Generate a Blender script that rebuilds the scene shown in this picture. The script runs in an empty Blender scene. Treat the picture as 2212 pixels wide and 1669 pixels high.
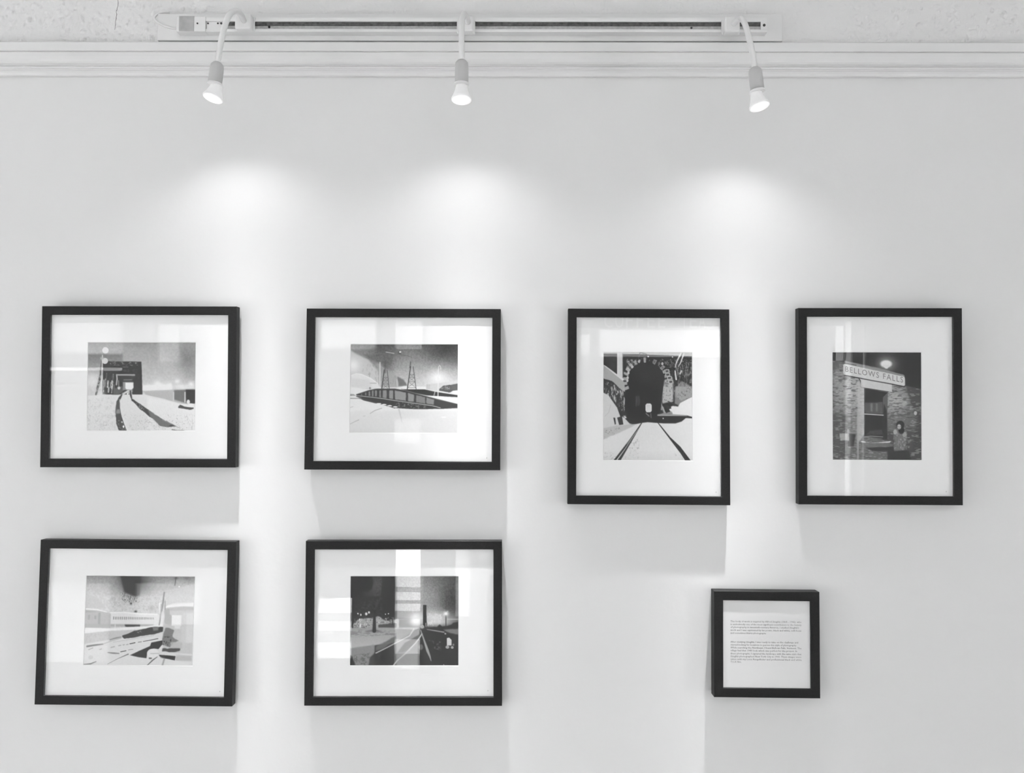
import bpy, bmesh, math, random
import numpy as np
from mathutils import Vector, Matrix

S = bpy.context.scene
C = S.collection
random.seed(7)

# ------------------------------------------------------------------ camera
ZC, DC = 1.5, 2.21                     # camera height and distance from the gallery wall
YAW, PITCH, ROLL = [math.radians(a) for a in (0.44726, 2.13838, -0.26625)]
ROT = (Matrix.Rotation(YAW, 3, 'Z') @ Matrix.Rotation(PITCH, 3, 'X') @ Matrix.Rotation(ROLL, 3, 'Y'))
F = 1800.0
cam = bpy.data.cameras.new('camera'); cam.sensor_width = 36; cam.lens = F * 36 / 2212
cam.clip_start = .02
camo = bpy.data.objects.new('camera', cam); C.objects.link(camo)
r, f, u = ROT.col[0], ROT.col[1], ROT.col[2]
camo.matrix_world = Matrix(((r[0], u[0], -f[0], 0), (r[1], u[1], -f[1], -DC), (r[2], u[2], -f[2], ZC), (0, 0, 0, 1)))
S.camera = camo

def at(px, py, y=0.0):
    """where the sight line through a photo point meets the plane at distance y from the wall"""
    d = ROT @ Vector(((px - 1106) / F, 1, -(py - 834.5) / F))
    t = (y + DC) / d[1]
    return Vector((d[0] * t, y, ZC + d[2] * t))

# ------------------------------------------------------------------ world, exposure
SKY = 13.0
SPOT = 0.8
w = bpy.data.worlds.new('overcast_sky'); S.world = w; w.use_nodes = True
bgn = w.node_tree.nodes['Background']; bgn.inputs[0].default_value = (1, 1, 1, 1); bgn.inputs[1].default_value = SKY
S.view_settings.view_transform = 'Standard'; S.view_settings.look = 'None'
S.view_settings.exposure = 0.0; S.view_settings.gamma = 1.0; S.view_settings.use_curve_mapping = False
S.cycles.use_denoising = True
S.cycles.max_bounces = 12; S.cycles.diffuse_bounces = 8; S.cycles.transparent_max_bounces = 16
S.cycles.sample_clamp_indirect = 8

# ------------------------------------------------------------------ materials
def lin(v):
    v = v / 255.0
    return v / 12.92 if v <= .04045 else ((v + .055) / 1.055) ** 2.4

def mat(name, v, rough=.6, spec=.5, metal=0, emit=0, bump=None, vary=None):
    m = bpy.data.materials.new(name); m.use_nodes = True
    nt = m.node_tree; b = nt.nodes['Principled BSDF']
    b.inputs['Base Color'].default_value = (v, v, v, 1)
    b.inputs['Roughness'].default_value = rough; b.inputs['Metallic'].default_value = metal
    b.inputs['Specular IOR Level'].default_value = spec
    if emit:
        b.inputs['Emission Color'].default_value = (1, 1, 1, 1); b.inputs['Emission Strength'].default_value = emit
    tc = nt.nodes.new('ShaderNodeTexCoord')
    if vary:
        sc, lo, hi = vary
        n = nt.nodes.new('ShaderNodeTexNoise'); n.inputs['Scale'].default_value = sc; n.inputs['Detail'].default_value = 4
        mr = nt.nodes.new('ShaderNodeMapRange'); mr.inputs[1].default_value = .3; mr.inputs[2].default_value = .7
        mr.inputs[3].default_value = v * lo; mr.inputs[4].default_value = v * hi
        nt.links.new(tc.outputs['Object'], n.inputs['Vector']); nt.links.new(n.outputs['Fac'], mr.inputs[0])
        nt.links.new(mr.outputs[0], b.inputs['Base Color'])
    if bump:
        sc, st, ds = bump
        n = nt.nodes.new('ShaderNodeTexNoise'); n.inputs['Scale'].default_value = sc; n.inputs['Detail'].default_value = 3
        bp = nt.nodes.new('ShaderNodeBump'); bp.inputs['Strength'].default_value = st; bp.inputs['Distance'].default_value = ds
        nt.links.new(tc.outputs['Object'], n.inputs['Vector']); nt.links.new(n.outputs['Fac'], bp.inputs['Height'])
        nt.links.new(bp.outputs[0], b.inputs['Normal'])
    return m

M = dict(
    wall=mat('painted_wall', .72, .7, .25, bump=(60, .15, .002)),
    stucco=mat('stucco', .72, .85, .15, bump=(90, .5, .004)),
    trim=mat('painted_moulding', .72, .45, .35, bump=(40, .1, .001)),
    black=mat('black_frame_paint', .014, .5, .22, vary=(300, .8, 1.25), bump=(500, .2, .0006)),
    matb=mat('mat_board', .90, .9, .1, bump=(400, .1, .0003)),
    bevel=mat('mat_bevel_core', .9, .9, .1),
    paper=mat('paper_sheet', .80, .9, .1, bump=(300, .1, .0003)),
    ink=mat('printed_ink', .22, .8, .2),
    backing=mat('frame_backing', .3, .9, .1),
    plastic=mat('white_plastic', .74, .35, .5),
    board=mat('painted_board', .72, .5, .3, bump=(50, .15, .001)),
    slot=mat('track_channel', .09, .6, .3, vary=(120, .6, 1.5)),
    slotlip=mat('track_channel_wall', .46, .5, .3, vary=(150, .85, 1.15)),
    tape=mat('grey_end_tape', .42, .7, .2, vary=(60, .9, 1.1)),
    screw=mat('dark_screw', .05, .4, .5, metal=.5),
    greyplastic=mat('grey_lamp_holder', .50, .45, .5, bump=(120, .2, .001)),
    bulb=mat('frosted_bulb', .72, .3, .5, emit=.17),
    lens=mat('lit_lens', .4, .4, .3, emit=.70),
    floor=mat('pale_floor', .62, .35, .5, vary=(3, .8, 1.2)),
    ceil=mat('ceiling_paint', .80, .9, .1),
    room=mat('room_paint', .72, .8, .2),
    joinery=mat('dark_window_joinery', .16, .5, .3),
    slat=mat('blind_slats', .3, .5, .3),
    street=mat('pale_pavement', .75, .9, .1, vary=(2, .95, 1.05)),
    render=mat('screen_wall_grey', .45, .9, .1),
    dimwall=mat('absorbing_room_paint', .35, .8, .2),  # right wall darkened to absorb light and shade the lamps' right sides
    fascia=mat('dark_fascia', .06, .5, .3),
)
def glass_mat():
    m = bpy.data.materials.new('picture_glass'); m.use_nodes = True; nt = m.node_tree
    nt.nodes.remove(nt.nodes['Principled BSDF']); out = nt.nodes['Material Output']
    fr = nt.nodes.new('ShaderNodeFresnel'); fr.inputs['IOR'].default_value = 1.5
    mu = nt.nodes.new('ShaderNodeMath'); mu.operation = 'MULTIPLY_ADD'; mu.inputs[1].default_value = .75; mu.inputs[2].default_value = .038; mu.use_clamp = True  # both faces of the sheet, counted once at its front face
    ge = nt.nodes.new('ShaderNodeNewGeometry'); inv = nt.nodes.new('ShaderNodeMath'); inv.operation = 'SUBTRACT'; inv.inputs[0].default_value = 1
    nt.links.new(ge.outputs['Backfacing'], inv.inputs[1])
    m2 = nt.nodes.new('ShaderNodeMath'); m2.operation = 'MULTIPLY'
    tr = nt.nodes.new('ShaderNodeBsdfTransparent'); gl = nt.nodes.new('ShaderNodeBsdfGlossy'); gl.inputs['Roughness'].default_value = 0.0
    mx = nt.nodes.new('ShaderNodeMixShader')
    nt.links.new(fr.outputs[0], mu.inputs[0]); nt.links.new(mu.outputs[0], m2.inputs[0]); nt.links.new(inv.outputs[0], m2.inputs[1]); nt.links.new(m2.outputs[0], mx.inputs[0])
    nt.links.new(tr.outputs[0], mx.inputs[1]); nt.links.new(gl.outputs[0], mx.inputs[2]); nt.links.new(mx.outputs[0], out.inputs[0])
    return m
M['glass'] = glass_mat()
def slat_mat():
    m = bpy.data.materials.new('blind_fabric'); m.use_nodes = True; nt = m.node_tree; b = nt.nodes['Principled BSDF']; out = nt.nodes['Material Output']
    b.inputs['Base Color'].default_value = (.7, .7, .7, 1); tr = nt.nodes.new('ShaderNodeBsdfTranslucent'); tr.inputs[0].default_value = (.8, .8, .8, 1)
    mx = nt.nodes.new('ShaderNodeMixShader'); mx.inputs[0].default_value = .68; nt.links.new(b.outputs[0], mx.inputs[1]); nt.links.new(tr.outputs[0], mx.inputs[2]); nt.links.new(mx.outputs[0], out.inputs[0])
    return m
M['slat'] = slat_mat()
def crack(m):
    nt = m.node_tree; b = nt.nodes['Principled BSDF']; tc = nt.nodes['Texture Coordinate']
    sep = nt.nodes.new('ShaderNodeSeparateXYZ'); nt.links.new(tc.outputs['Object'], sep.inputs[0])
    n = nt.nodes.new('ShaderNodeTexNoise'); n.inputs['Scale'].default_value = 45; n.inputs['Detail'].default_value = 5; nt.links.new(tc.outputs['Object'], n.inputs['Vector'])
    def mth(op, x, y=0.0, z=0.0):
        q = nt.nodes.new('ShaderNodeMath'); q.operation = op
        for i, v in enumerate((x, y, z)):
            if isinstance(v, (int, float)): q.inputs[i].default_value = v
            else: nt.links.new(v, q.inputs[i])
        return q.outputs[0]
    top = at(251, 10, -.004); foot = at(250, 66, -.004)
    cx = mth('MULTIPLY_ADD', n.outputs['Fac'], .010, mth('MULTIPLY_ADD', sep.outputs[2], .08, top.x - .005 - .08 * foot.z))
    d = mth('ABSOLUTE', mth('SUBTRACT', sep.outputs[0], cx))
    line = mth('MULTIPLY', mth('LESS_THAN', d, mth('MULTIPLY', n.outputs['Fac'], .0012)), mth('GREATER_THAN', sep.outputs[2], foot.z))
    mx = nt.nodes.new('ShaderNodeMix'); mx.data_type = 'RGBA'; nt.links.new(line, mx.inputs[0])
    mx.inputs[6].default_value = (.72, .72, .72, 1); mx.inputs[7].default_value = (.16, .16, .16, 1)
    nt.links.new(mx.outputs[2], b.inputs['Base Color'])
crack(M['stucco'])
def print_mat():
    m = bpy.data.materials.new('photographic_print'); m.use_nodes = True; nt = m.node_tree; b = nt.nodes['Principled BSDF']
    a = nt.nodes.new('ShaderNodeAttribute'); a.attribute_name = 'tone'
    nt.links.new(a.outputs['Color'], b.inputs['Base Color']); b.inputs['Roughness'].default_value = .75
    b.inputs['Specular IOR Level'].default_value = .12
    return m
M['print'] = print_mat()

# ------------------------------------------------------------------ mesh helpers
def obj(name, bm, m, parent=None, smooth=False):
    me = bpy.data.meshes.new(name)
    bmesh.ops.recalc_face_normals(bm, faces=bm.faces)
    bm.to_mesh(me); bm.free()
    for mm in (m if isinstance(m, (list, tuple)) else [m]): me.materials.append(mm)
    if smooth:
        for p in me.polygons: p.use_smooth = True
    o = bpy.data.objects.new(name, me); C.objects.link(o)
    if parent: o.parent = parent
    return o
def empty(name, loc, label, cat, group=None):
    o = bpy.data.objects.new(name, None); C.objects.link(o); o.location = loc; o.empty_display_size = .05
    o['label'] = label; o['category'] = cat
    if group: o['group'] = group
    return o
def box(bm, x0, x1, y0, y1, z0, z1, bev=0):
    g = bmesh.ops.create_cube(bm, size=1)
    for v in g['verts']:
        v.co = Vector((x0 + (v.co.x + .5) * (x1 - x0), y0 + (v.co.y + .5) * (y1 - y0), z0 + (v.co.z + .5) * (z1 - z0)))
    if bev:
        es = list({e for v in g['verts'] for e in v.link_edges})
        bmesh.ops.bevel(bm, geom=es, offset=bev, segments=3, affect='EDGES', profile=.5)
def struct(name, bm, m, parent=None):
    o = obj(name, bm, m, parent); o['kind'] = 'structure'
    return o
def catmull(pts, n=8):
    P = [Vector(p) for p in pts]; P = [2 * P[0] - P[1]] + P + [2 * P[-1] - P[-2]]; out = []
    for i in range(1, len(P) - 2):
        for k in range(n):
            t = k / n; a, b, c, d = P[i - 1], P[i], P[i + 1], P[i + 2]
            out.append(.5 * ((2 * b) + (c - a) * t + (2 * a - 5 * b + 4 * c - d) * t * t + (3 * b - a - 3 * c + d) * t ** 3))
    out.append(P[-2]); return out
def tube(bm, pts, r, seg=16, ribs=None):
    pts = [Vector(p) for p in pts]; rings = []; up = Vector((0, -1, 0.3)).normalized()
    for i, p in enumerate(pts):
        t = (pts[min(i + 1, len(pts) - 1)] - pts[max(i - 1, 0)]).normalized()
        a = t.cross(up)
        if a.length < 1e-4: a = t.cross(Vector((1, 0, 0)))
        a.normalize(); b = a.cross(t).normalized(); up = b
        rr = r(i / (len(pts) - 1)) if callable(r) else r
        if ribs: rr *= 1 + ribs * (i % 2)
        rings.append([bm.verts.new(p + rr * (math.cos(k * 2 * math.pi / seg) * a + math.sin(k * 2 * math.pi / seg) * b)) for k in range(seg)])
    for A, B in zip(rings, rings[1:]):
        for k in range(seg): bm.faces.new((A[k], A[(k + 1) % seg], B[(k + 1) % seg], B[k]))
    bm.faces.new(rings[0]); bm.faces.new(rings[-1][::-1])
def lathe(bm, prof, mw, seg=40, cap0=True, cap1=True):
    rings = [[bm.verts.new(mw @ Vector((rr * math.cos(2 * math.pi * k / seg), rr * math.sin(2 * math.pi * k / seg), z))) for k in range(seg)] for rr, z in prof]
    for A, B in zip(rings, rings[1:]):
        for k in range(seg): bm.faces.new((A[k], A[(k + 1) % seg], B[(k + 1) % seg], B[k]))
    if cap0: bm.faces.new(rings[0])
    if cap1: bm.faces.new(rings[-1][::-1])

# ------------------------------------------------------------------ the room
XL, XR, YB, ZT = -3.6, 3.7, -2.95, 2.95
bm = bmesh.new(); box(bm, XL - .15, XR + .15, YB - .15, .15, -.12, 0); struct('floor', bm, M['floor'])
bm = bmesh.new(); box(bm, XL - .15, XR + .15, YB - .15, .15, ZT, ZT + .12); struct('ceiling', bm, M['ceil'])
bm = bmesh.new(); box(bm, -14, 14, -16, YB - .15, -.3, -.16); struct('ground', bm, M['street'])

# gallery wall: smooth paint below the moulding, stucco above it
zt = at(1106, 92, -.03).z - .01
def vnoise(nx, ny, cx, cy, seed):
    rs = np.random.RandomState(seed); g = rs.rand(cy + 2, cx + 2)
    y = np.linspace(0, cy, ny); x = np.linspace(0, cx, nx); yi = y.astype(int); xi = x.astype(int)
    fy = (y - yi)[:, None]; fx = (x - xi)[None, :]; fy = fy * fy * (3 - 2 * fy); fx = fx * fx * (3 - 2 * fx)
    a = g[np.ix_(yi, xi)]; b = g[np.ix_(yi, xi + 1)]; c = g[np.ix_(yi + 1, xi)]; d = g[np.ix_(yi + 1, xi + 1)]
    return (a * (1 - fx) + b * fx) * (1 - fy) + (c * (1 - fx) + d * fx) * fy
bm = bmesh.new(); box(bm, XL - .15, XR + .15, 0, .15, 0, ZT)
struct('wall_back', bm, M['wall'])
def stucco():
    nx, nz = 1750, 125
    x0, x1, z0, z1 = -2.45, 2.45, zt - .01, zt + .34
    H = np.zeros((nz, nx)); rs = np.random.RandomState(11); dx = (x1 - x0) / nx; dz = (z1 - z0) / nz
    for _ in range(7300):                                   # dabs of plaster thrown on with a brush
        i, j = rs.randint(0, nx), rs.randint(0, nz); a = rs.uniform(.0035, .010); b = a * rs.uniform(.35, .8); th = rs.normal(1.1, .5); hgt = rs.uniform(-.0035, .0042)
        q = int(a * 2.2 / dx); i0, i1, j0, j1 = max(0, i - q), min(nx, i + q + 1), max(0, j - q), min(nz, j + q + 1)
        gx, gz = np.meshgrid((np.arange(i0, i1) - i) * dx, (np.arange(j0, j1) - j) * dz)
        u_ = gx * math.cos(th) + gz * math.sin(th); v_ = -gx * math.sin(th) + gz * math.cos(th); d = (u_ / a) ** 2 + (v_ / b) ** 2
        H[j0:j1, i0:i1] += hgt * np.clip(1 - d, 0, 1) ** .8
    H = H - H.min(); H = np.clip(H - .002, 0, .015)
    xs = np.linspace(x0, x1, nx); zs = np.linspace(z0, z1, nz)
    X, Z = np.meshgrid(xs, zs)
    # the plaster has been flattened around the lighting board, and a crack runs down on the left
    sm = np.clip((np.abs(X - .06) - .55) / .45, 0.25, 1)
    H *= sm
    v = np.stack([X, -.004 - H, Z], -1).reshape(-1, 3)
    i = np.arange(nz * nx).reshape(nz, nx)
    q = np.stack([i[:-1, :-1], i[:-1, 1:], i[1:, 1:], i[1:, :-1]], -1).reshape(-1, 4)
    me = bpy.data.meshes.new('wall_back_stucco'); me.from_pydata(v.tolist(), [], q.tolist())
    me.materials.append(M['stucco']); me.shade_smooth()
    o = bpy.data.objects.new('wall_back_stucco', me); C.objects.link(o); o['kind'] = 'structure'
stucco()

def moulding():
    # (photo row of the edge, how far it stands off the wall)
    prof = [(91.0, .034), (92.0, .036), (110.0, .036), (111.0, .0335), (112.4, .029), (113.4, .0305), (122, .0295), (128, .0282), (134, .0262), (138, .0222), (141, .0165), (143.4, .0135),
            (144, .0158), (146, .0172), (148.4, .0165), (149.2, .013), (151.5, .0122), (154, .0136), (158, .0140), (163, .0118), (165.0, .0096), (166.0, .004), (167.6, .0)]
    P = [(-.0005, at(1106, 91, -.034).z)] + [(-p, at(1106, py, -p).z) for py, p in prof]
    bm = bmesh.new(); L = [bm.verts.new((XL, y, z)) for y, z in P]; R = [bm.verts.new((XR, y, z)) for y, z in P]
    for i in range(len(P) - 1): bm.faces.new((L[i], L[i + 1], R[i + 1], R[i]))
    bm.faces.new((L[-1], L[0], R[0], R[-1])); bm.faces.new(L[::-1]); bm.faces.new(R)
    struct('trim_1', bm, M['trim'])
moulding()

# shop front behind the camera; clerestory and side-wall openings added for fill daylight
def wall_with_openings(name, a0, a1, z0, z1, t0, t1, ops, axis, m='room'):
    us = sorted({a0, a1, *[o[0] for o in ops], *[o[1] for o in ops]}); vs = sorted({z0, z1, *[o[2] for o in ops], *[o[3] for o in ops]})
    bm = bmesh.new()
    for i in range(len(us) - 1):
        run = None
        for j in range(len(vs) - 1):
            cu = (us[i] + us[i + 1]) / 2; cv = (vs[j] + vs[j + 1]) / 2
            hole = any(o[0] < cu < o[1] and o[2] < cv < o[3] for o in ops)
            if not hole and run is None: run = vs[j]
            if (hole or j == len(vs) - 2) and run is not None:
                top = vs[j] if hole else vs[j + 1]
                if axis == 'x': box(bm, us[i], us[i + 1], t0, t1, run, top)
                else: box(bm, t0, t1, us[i], us[i + 1], run, top)
                run = None
    return struct(name, bm, M[m])
K = .00282                             # metres on the shop front per photo pixel seen in the picture glass
TILT = {'TL': (-.0182, .0084), 'TM': (.0117, .0018), 'TU': (.0062, .0005), 'BF': (-.022, -.0082), 'BL': (.0138, .0056), 'BM': (.0089, .0011)}
def wx(k, px): return (px - 1120) * K + 5.9 * TILT[k][1]
def wz(k, py): return ZC + (902 - py) * K + 5.9 * TILT[k][0]
def op(k, x0, y0, x1, y1): return (wx(k, x0), wx(k, x1), wz(k, y1), wz(k, y0))
FRONT = [
    op('TL', 100, 700, 261, 766), op('TL', 100, 797, 261, 804), op('TL', 338, 700, 384, 784),
    op('BL', 60, 1262, 246, 1430), op('BL', 299, 1262, 440, 1350),
    op('TM', 688, 690, 808, 755), op('TM', 850, 690, 909, 754), op('TM', 850, 906, 909, 960),
    op('BM', 690, 1291, 764, 1419), op('BM', 856, 1186, 911, 1442), op('BM', 986, 1187, 1016, 1330),
    op('TU', 1296, 709, 1570, 769), op('TU', 1255, 720, 1275, 765),
    op('BF', 1816, 690, 1831, 1090), op('BF', 1853, 700, 1859, 1080), op('BF', 1795, 700, 1815, 776),
    (-3.4, -1.2, 2.74, 2.84), (-1.1, 1.1, 2.74, 2.84), (1.2, 3.4, 2.74, 2.84),  # clerestory row added only for ambient daylight
]
wall_with_openings('wall_front', XL - .15, XR + .15, 0, ZT, YB - .035, YB, FRONT, 'x')
LEFT = [(-2.35, -1.35, .3, 1.53)]  # side opening added and sized for fill daylight
wall_with_openings('wall_left', YB - .12, .15, 0, ZT, XL - .12, XL, LEFT, 'y')
RIGHT = [(-2.3, -1.52, .3, 1.5)]  # opening added to lift the light on the right
wall_with_openings('wall_right', YB - .12, .15, 0, ZT, XR, XR + .12, RIGHT, 'y', 'dimwall')
def window(n, x0, x1, z0, z1):  # frames for the added clerestory openings
    bm = bmesh.new(); b = .012; y0, y1 = YB - .03, YB - .01
    for q in ((x0, x0 + b, z0, z1), (x1 - b, x1, z0, z1), (x0 + b, x1 - b, z0, z0 + b), (x0 + b, x1 - b, z1 - b, z1)): box(bm, q[0], q[1], y0, y1, q[2], q[3])
    struct('window_%d' % n, bm, M['room'])
n = 0
for o in FRONT[-3:]: n += 1; window(n, *o)
def blind(label, k, x0, x1, rows):
    def slat(ya, yb, nm, par=None):
        bm = bmesh.new(); box(bm, wx(k, x0) - .005, wx(k, x1) + .005, YB - .03, YB - .027, wz(k, yb), wz(k, ya))
        return obj(nm, bm, M['slat'], par)
    if len(rows) == 1: o = slat(*rows[0], 'window_blind')
    else:
        o = empty('window_blind', (wx(k, (x0 + x1) / 2), YB - .028, wz(k, rows[-1][1])), label, 'blind')
        for ya, yb in rows: slat(ya, yb, 'slat', o).matrix_parent_inverse = Matrix.Translation(-o.location)
    o['label'] = label; o['category'] = 'blind'
blind('white slatted blind in the narrow shop-front window behind the viewer, seen mirrored in the glass', 'BM', 856, 911, [(1269, 1279.5), (1297, 1304.5), (1320, 1337), (1359, 1380), (1411, 1440)])
blind('shorter white slatted blind in the shop-front window beside it', 'BM', 690, 764, [(1325, 1343), (1363, 1388)])
blind('added dimming blind in the small upper shop-front pane above the narrow slatted window', 'TM', 850, 909, [(690, 754)])  # this and the following plain blinds are added to dim reflections
blind('added dimming blind in the small lower shop-front pane beside the counter', 'TM', 850, 909, [(906, 960)])
blind('added dimming blind in the upper left shop-front pane beside the added outside wall', 'TL', 100, 261, [(700, 766)])
blind('added dimming blind in the tall thin pane second from the left of the shop front', 'TL', 338, 384, [(700, 784)])
blind('added dimming blind in the low wide pane at the left end of the shop front', 'BL', 60, 246, [(1262, 1430)])
blind('added dimming blind in the low pane right of the leftmost low one', 'BL', 299, 440, [(1262, 1350)])
blind('long narrow added dimming blind in the slit window at the right of the shop front', 'BF', 1795, 1831, [(690, 1090)])
blind('very thin added dimming blind in the slimmest slit window at the far right', 'BF', 1853, 1859, [(700, 1080)])
blind('added dimming blind in the wide upper pane beneath the shop lettering', 'TU', 1296, 1570, [(709, 769)])
blind('added dimming blind in the little square pane left of the lettered pane', 'TU', 1255, 1275, [(720, 765)])
blind('added dimming blind in the upper pane left of the slatted windows', 'TM', 688, 808, [(690, 755)])
blind('added dimming blind in the slim window right of the tall slatted one', 'BM', 986, 1016, [(1187, 1330)])
bm = bmesh.new(); box(bm, -9, -1.75, -6.2, -6, -.15, 5); struct('sky_screen_wall', bm, M['render'])  # unseen wall added outside to dim the left panes' reflections
def window_lettering():
    t = op('TU', 1240, 660, 1575, 708)
    root = empty('shop_lettering', (0, YB, t[2]), 'COFFEE TEA lettering over the shop front, seen mirrored in the tunnel picture glass', 'lettering')
    bm = bmesh.new(); box(bm, t[0], t[1], YB + .004, YB + .012, t[2] + .004, t[3]); o = obj('fascia_panel', bm, M['fascia'], root); o.matrix_parent_inverse = Matrix.Translation(-root.location)
    for word, xa, xb in (('COFFEE', 1306, 1446), ('TEA', 1472, 1530)):
        step = (wx('TU', xb) - wx('TU', xa)) / len(word)
        for i_, ch_ in enumerate(word):
            v, fc = text_mesh(ch_, 1, 4); v = v - [v[:, 0].min(), 0, 0]; kx = min(step * .78 / v[:, 0].max(), .115); kz = .088 / v[:, 1].max()
            bm = bmesh.new(); vs = [bm.verts.new((wx('TU', xa) + i_ * step + c[0] * kx, YB + .0145, wz('TU', 706) + c[1] * kz)) for c in v]
            for q in fc: bm.faces.new([vs[j_] for j_ in q])
            o = obj('letter', bm, M['bevel'], root); o.matrix_parent_inverse = Matrix.Translation(-root.location)

# ------------------------------------------------------------------ drawing the six prints as tone fields
class Tone:
    """a grey picture; shapes are given in the coordinates of a close look at the print: x0..x1 by y0..y1"""
    def __init__(s, x0, y0, x1, y1, base=200, n=280):
        s.x0, s.y0, s.x1, s.y1 = x0, y0, x1, y1; s.W = n; s.H = int(n * (y1 - y0) / (x1 - x0)); s.k = (x1 - x0) / n
        s.A = np.full((s.H, s.W), float(base)); s.seed = 1
        s.X, s.Y = np.meshgrid(x0 + (np.arange(s.W) + .5) * s.k, y0 + (np.arange(s.H) + .5) * s.k)
    def mask(s, pts):
        pts = np.array(pts, float); m = np.zeros(s.A.shape)
        i0 = max(0, int((pts[:, 0].min() - s.x0) / s.k) - 1); i1 = min(s.W, int((pts[:, 0].max() - s.x0) / s.k) + 2)
        j0 = max(0, int((pts[:, 1].min() - s.y0) / s.k) - 1); j1 = min(s.H, int((pts[:, 1].max() - s.y0) / s.k) + 2)
        if i1 <= i0 or j1 <= j0: return m
        X = s.X[j0:j1, i0:i1]; Y = s.Y[j0:j1, i0:i1]; acc = np.zeros(X.shape)
        for dx, dy in ((-.25, -.25), (.25, -.25), (-.25, .25), (.25, .25)):
            x = X + dx * s.k; y = Y + dy * s.k; ins = np.zeros(X.shape, bool)
            for (ax, ay), (bx, by) in zip(pts, np.roll(pts, -1, 0)):
                if ay == by: continue
                c = ((ay > y) != (by > y)) & (x < (bx - ax) * (y - ay) / (by - ay) + ax); ins ^= c
            acc += ins
        m[j0:j1, i0:i1] = acc / 4
        return m
    def blur(s, m, n):
        for _ in range(n):
            p = np.pad(m, 1, mode='edge'); m = (p[:-2, 1:-1] + p[2:, 1:-1] + p[1:-1, :-2] + p[1:-1, 2:] + 2 * m) / 6
        return m
    def put(s, m, v, a=1.0): s.A += m * a * (v - s.A)
    def poly(s, pts, v, a=1.0, soft=1, rag=0, sc=60):
        m = s.mask(pts)
        if rag:
            m = s.blur(m, int(rag)); n = s.noise(sc, 2); m = np.clip((m + (n - .5) * .9 - .5) * 3.5 + .5, 0, 1) * (s.blur(s.mask(pts), int(rag) + 2) > .02)
        s.put(s.blur(m, soft) if soft else m, v, a)
    def rect(s, x0, y0, x1, y1, v, a=1.0, soft=1): s.poly([(x0, y0), (x1, y0), (x1, y1), (x0, y1)], v, a, soft)
    def line(s, pts, w, v, a=1.0, soft=1):
        ws = w if isinstance(w, (list, tuple)) else [w] * len(pts); m = np.zeros(s.A.shape)
        for (p, q, wa, wb) in zip(pts, pts[1:], ws, ws[1:]):
            p = np.array(p, float); q = np.array(q, float); d = q - p; L2 = (d ** 2).sum() + 1e-9
            t = np.clip(((s.X - p[0]) * d[0] + (s.Y - p[1]) * d[1]) / L2, 0, 1)
            D = np.hypot(s.X - p[0] - t * d[0], s.Y - p[1] - t * d[1]); h = (wa + (wb - wa) * t) / 2
            m = np.maximum(m, np.clip((h - D) / s.k + .5, 0, 1))
        s.put(s.blur(m, soft) if soft else m, v, a)
    def disc(s, x, y, rx_, ry_, v, a=1.0, fade=.3):
        d = np.hypot((s.X - x) / rx_, (s.Y - y) / ry_); s.put(np.clip((1 - d) / fade, 0, 1), v, a)
    def glow(s, x, y, r_, v, a=1.0, ry_=None):
        d = np.hypot(s.X - x, (s.Y - y) * (r_ / (ry_ or r_))); s.put(np.exp(-(d / r_) ** 2), v, a)
    def noise(s, size, octs=3, sx=1, sy=1):
        out = np.zeros(s.A.shape); a = 1; t = 0
        for _ in range(octs):
            s.seed += 1
            out += a * vnoise(s.W, s.H, max(1, int((s.x1 - s.x0) / (size * sx))), max(1, int((s.y1 - s.y0) / (size * sy))), s.seed); t += a; a *= .6; size /= 2
        return out / t
    def grain(s, amp, size=14, m=None, sx=1, sy=1, octs=2):
        n = (s.noise(size, octs, sx, sy) - .5) * 2 * amp; s.A += n if m is None else n * m
    def spots(s, pts, v, size, thr=.55, a=1.0, sx=1, sy=1, sharp=8):
        m = s.mask(pts); n = .6 * s.noise(size * .6, 2, sx, sy) + .4 * s.noise(max(10, size * .25), 2, sx, sy); n = .5 + (n - .5) * 1.5
        s.put(s.blur(m, 3) * np.clip((n - thr) * sharp * .5, 0, 1), v, a * .9)
    def grad(s, pts, v0, p0, v1, p1, a=1.0, soft=1):
        m = s.blur(s.mask(pts), soft); d = np.array(p1, float) - np.array(p0, float)
        t = np.clip(((s.X - p0[0]) * d[0] + (s.Y - p0[1]) * d[1]) / (d ** 2).sum(), 0, 1); s.A += m * a * (v0 + (v1 - v0) * t - s.A)

def FULL(t): return [(t.x0, t.y0), (t.x1, t.y0), (t.x1, t.y1), (t.x0, t.y1)]

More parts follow.
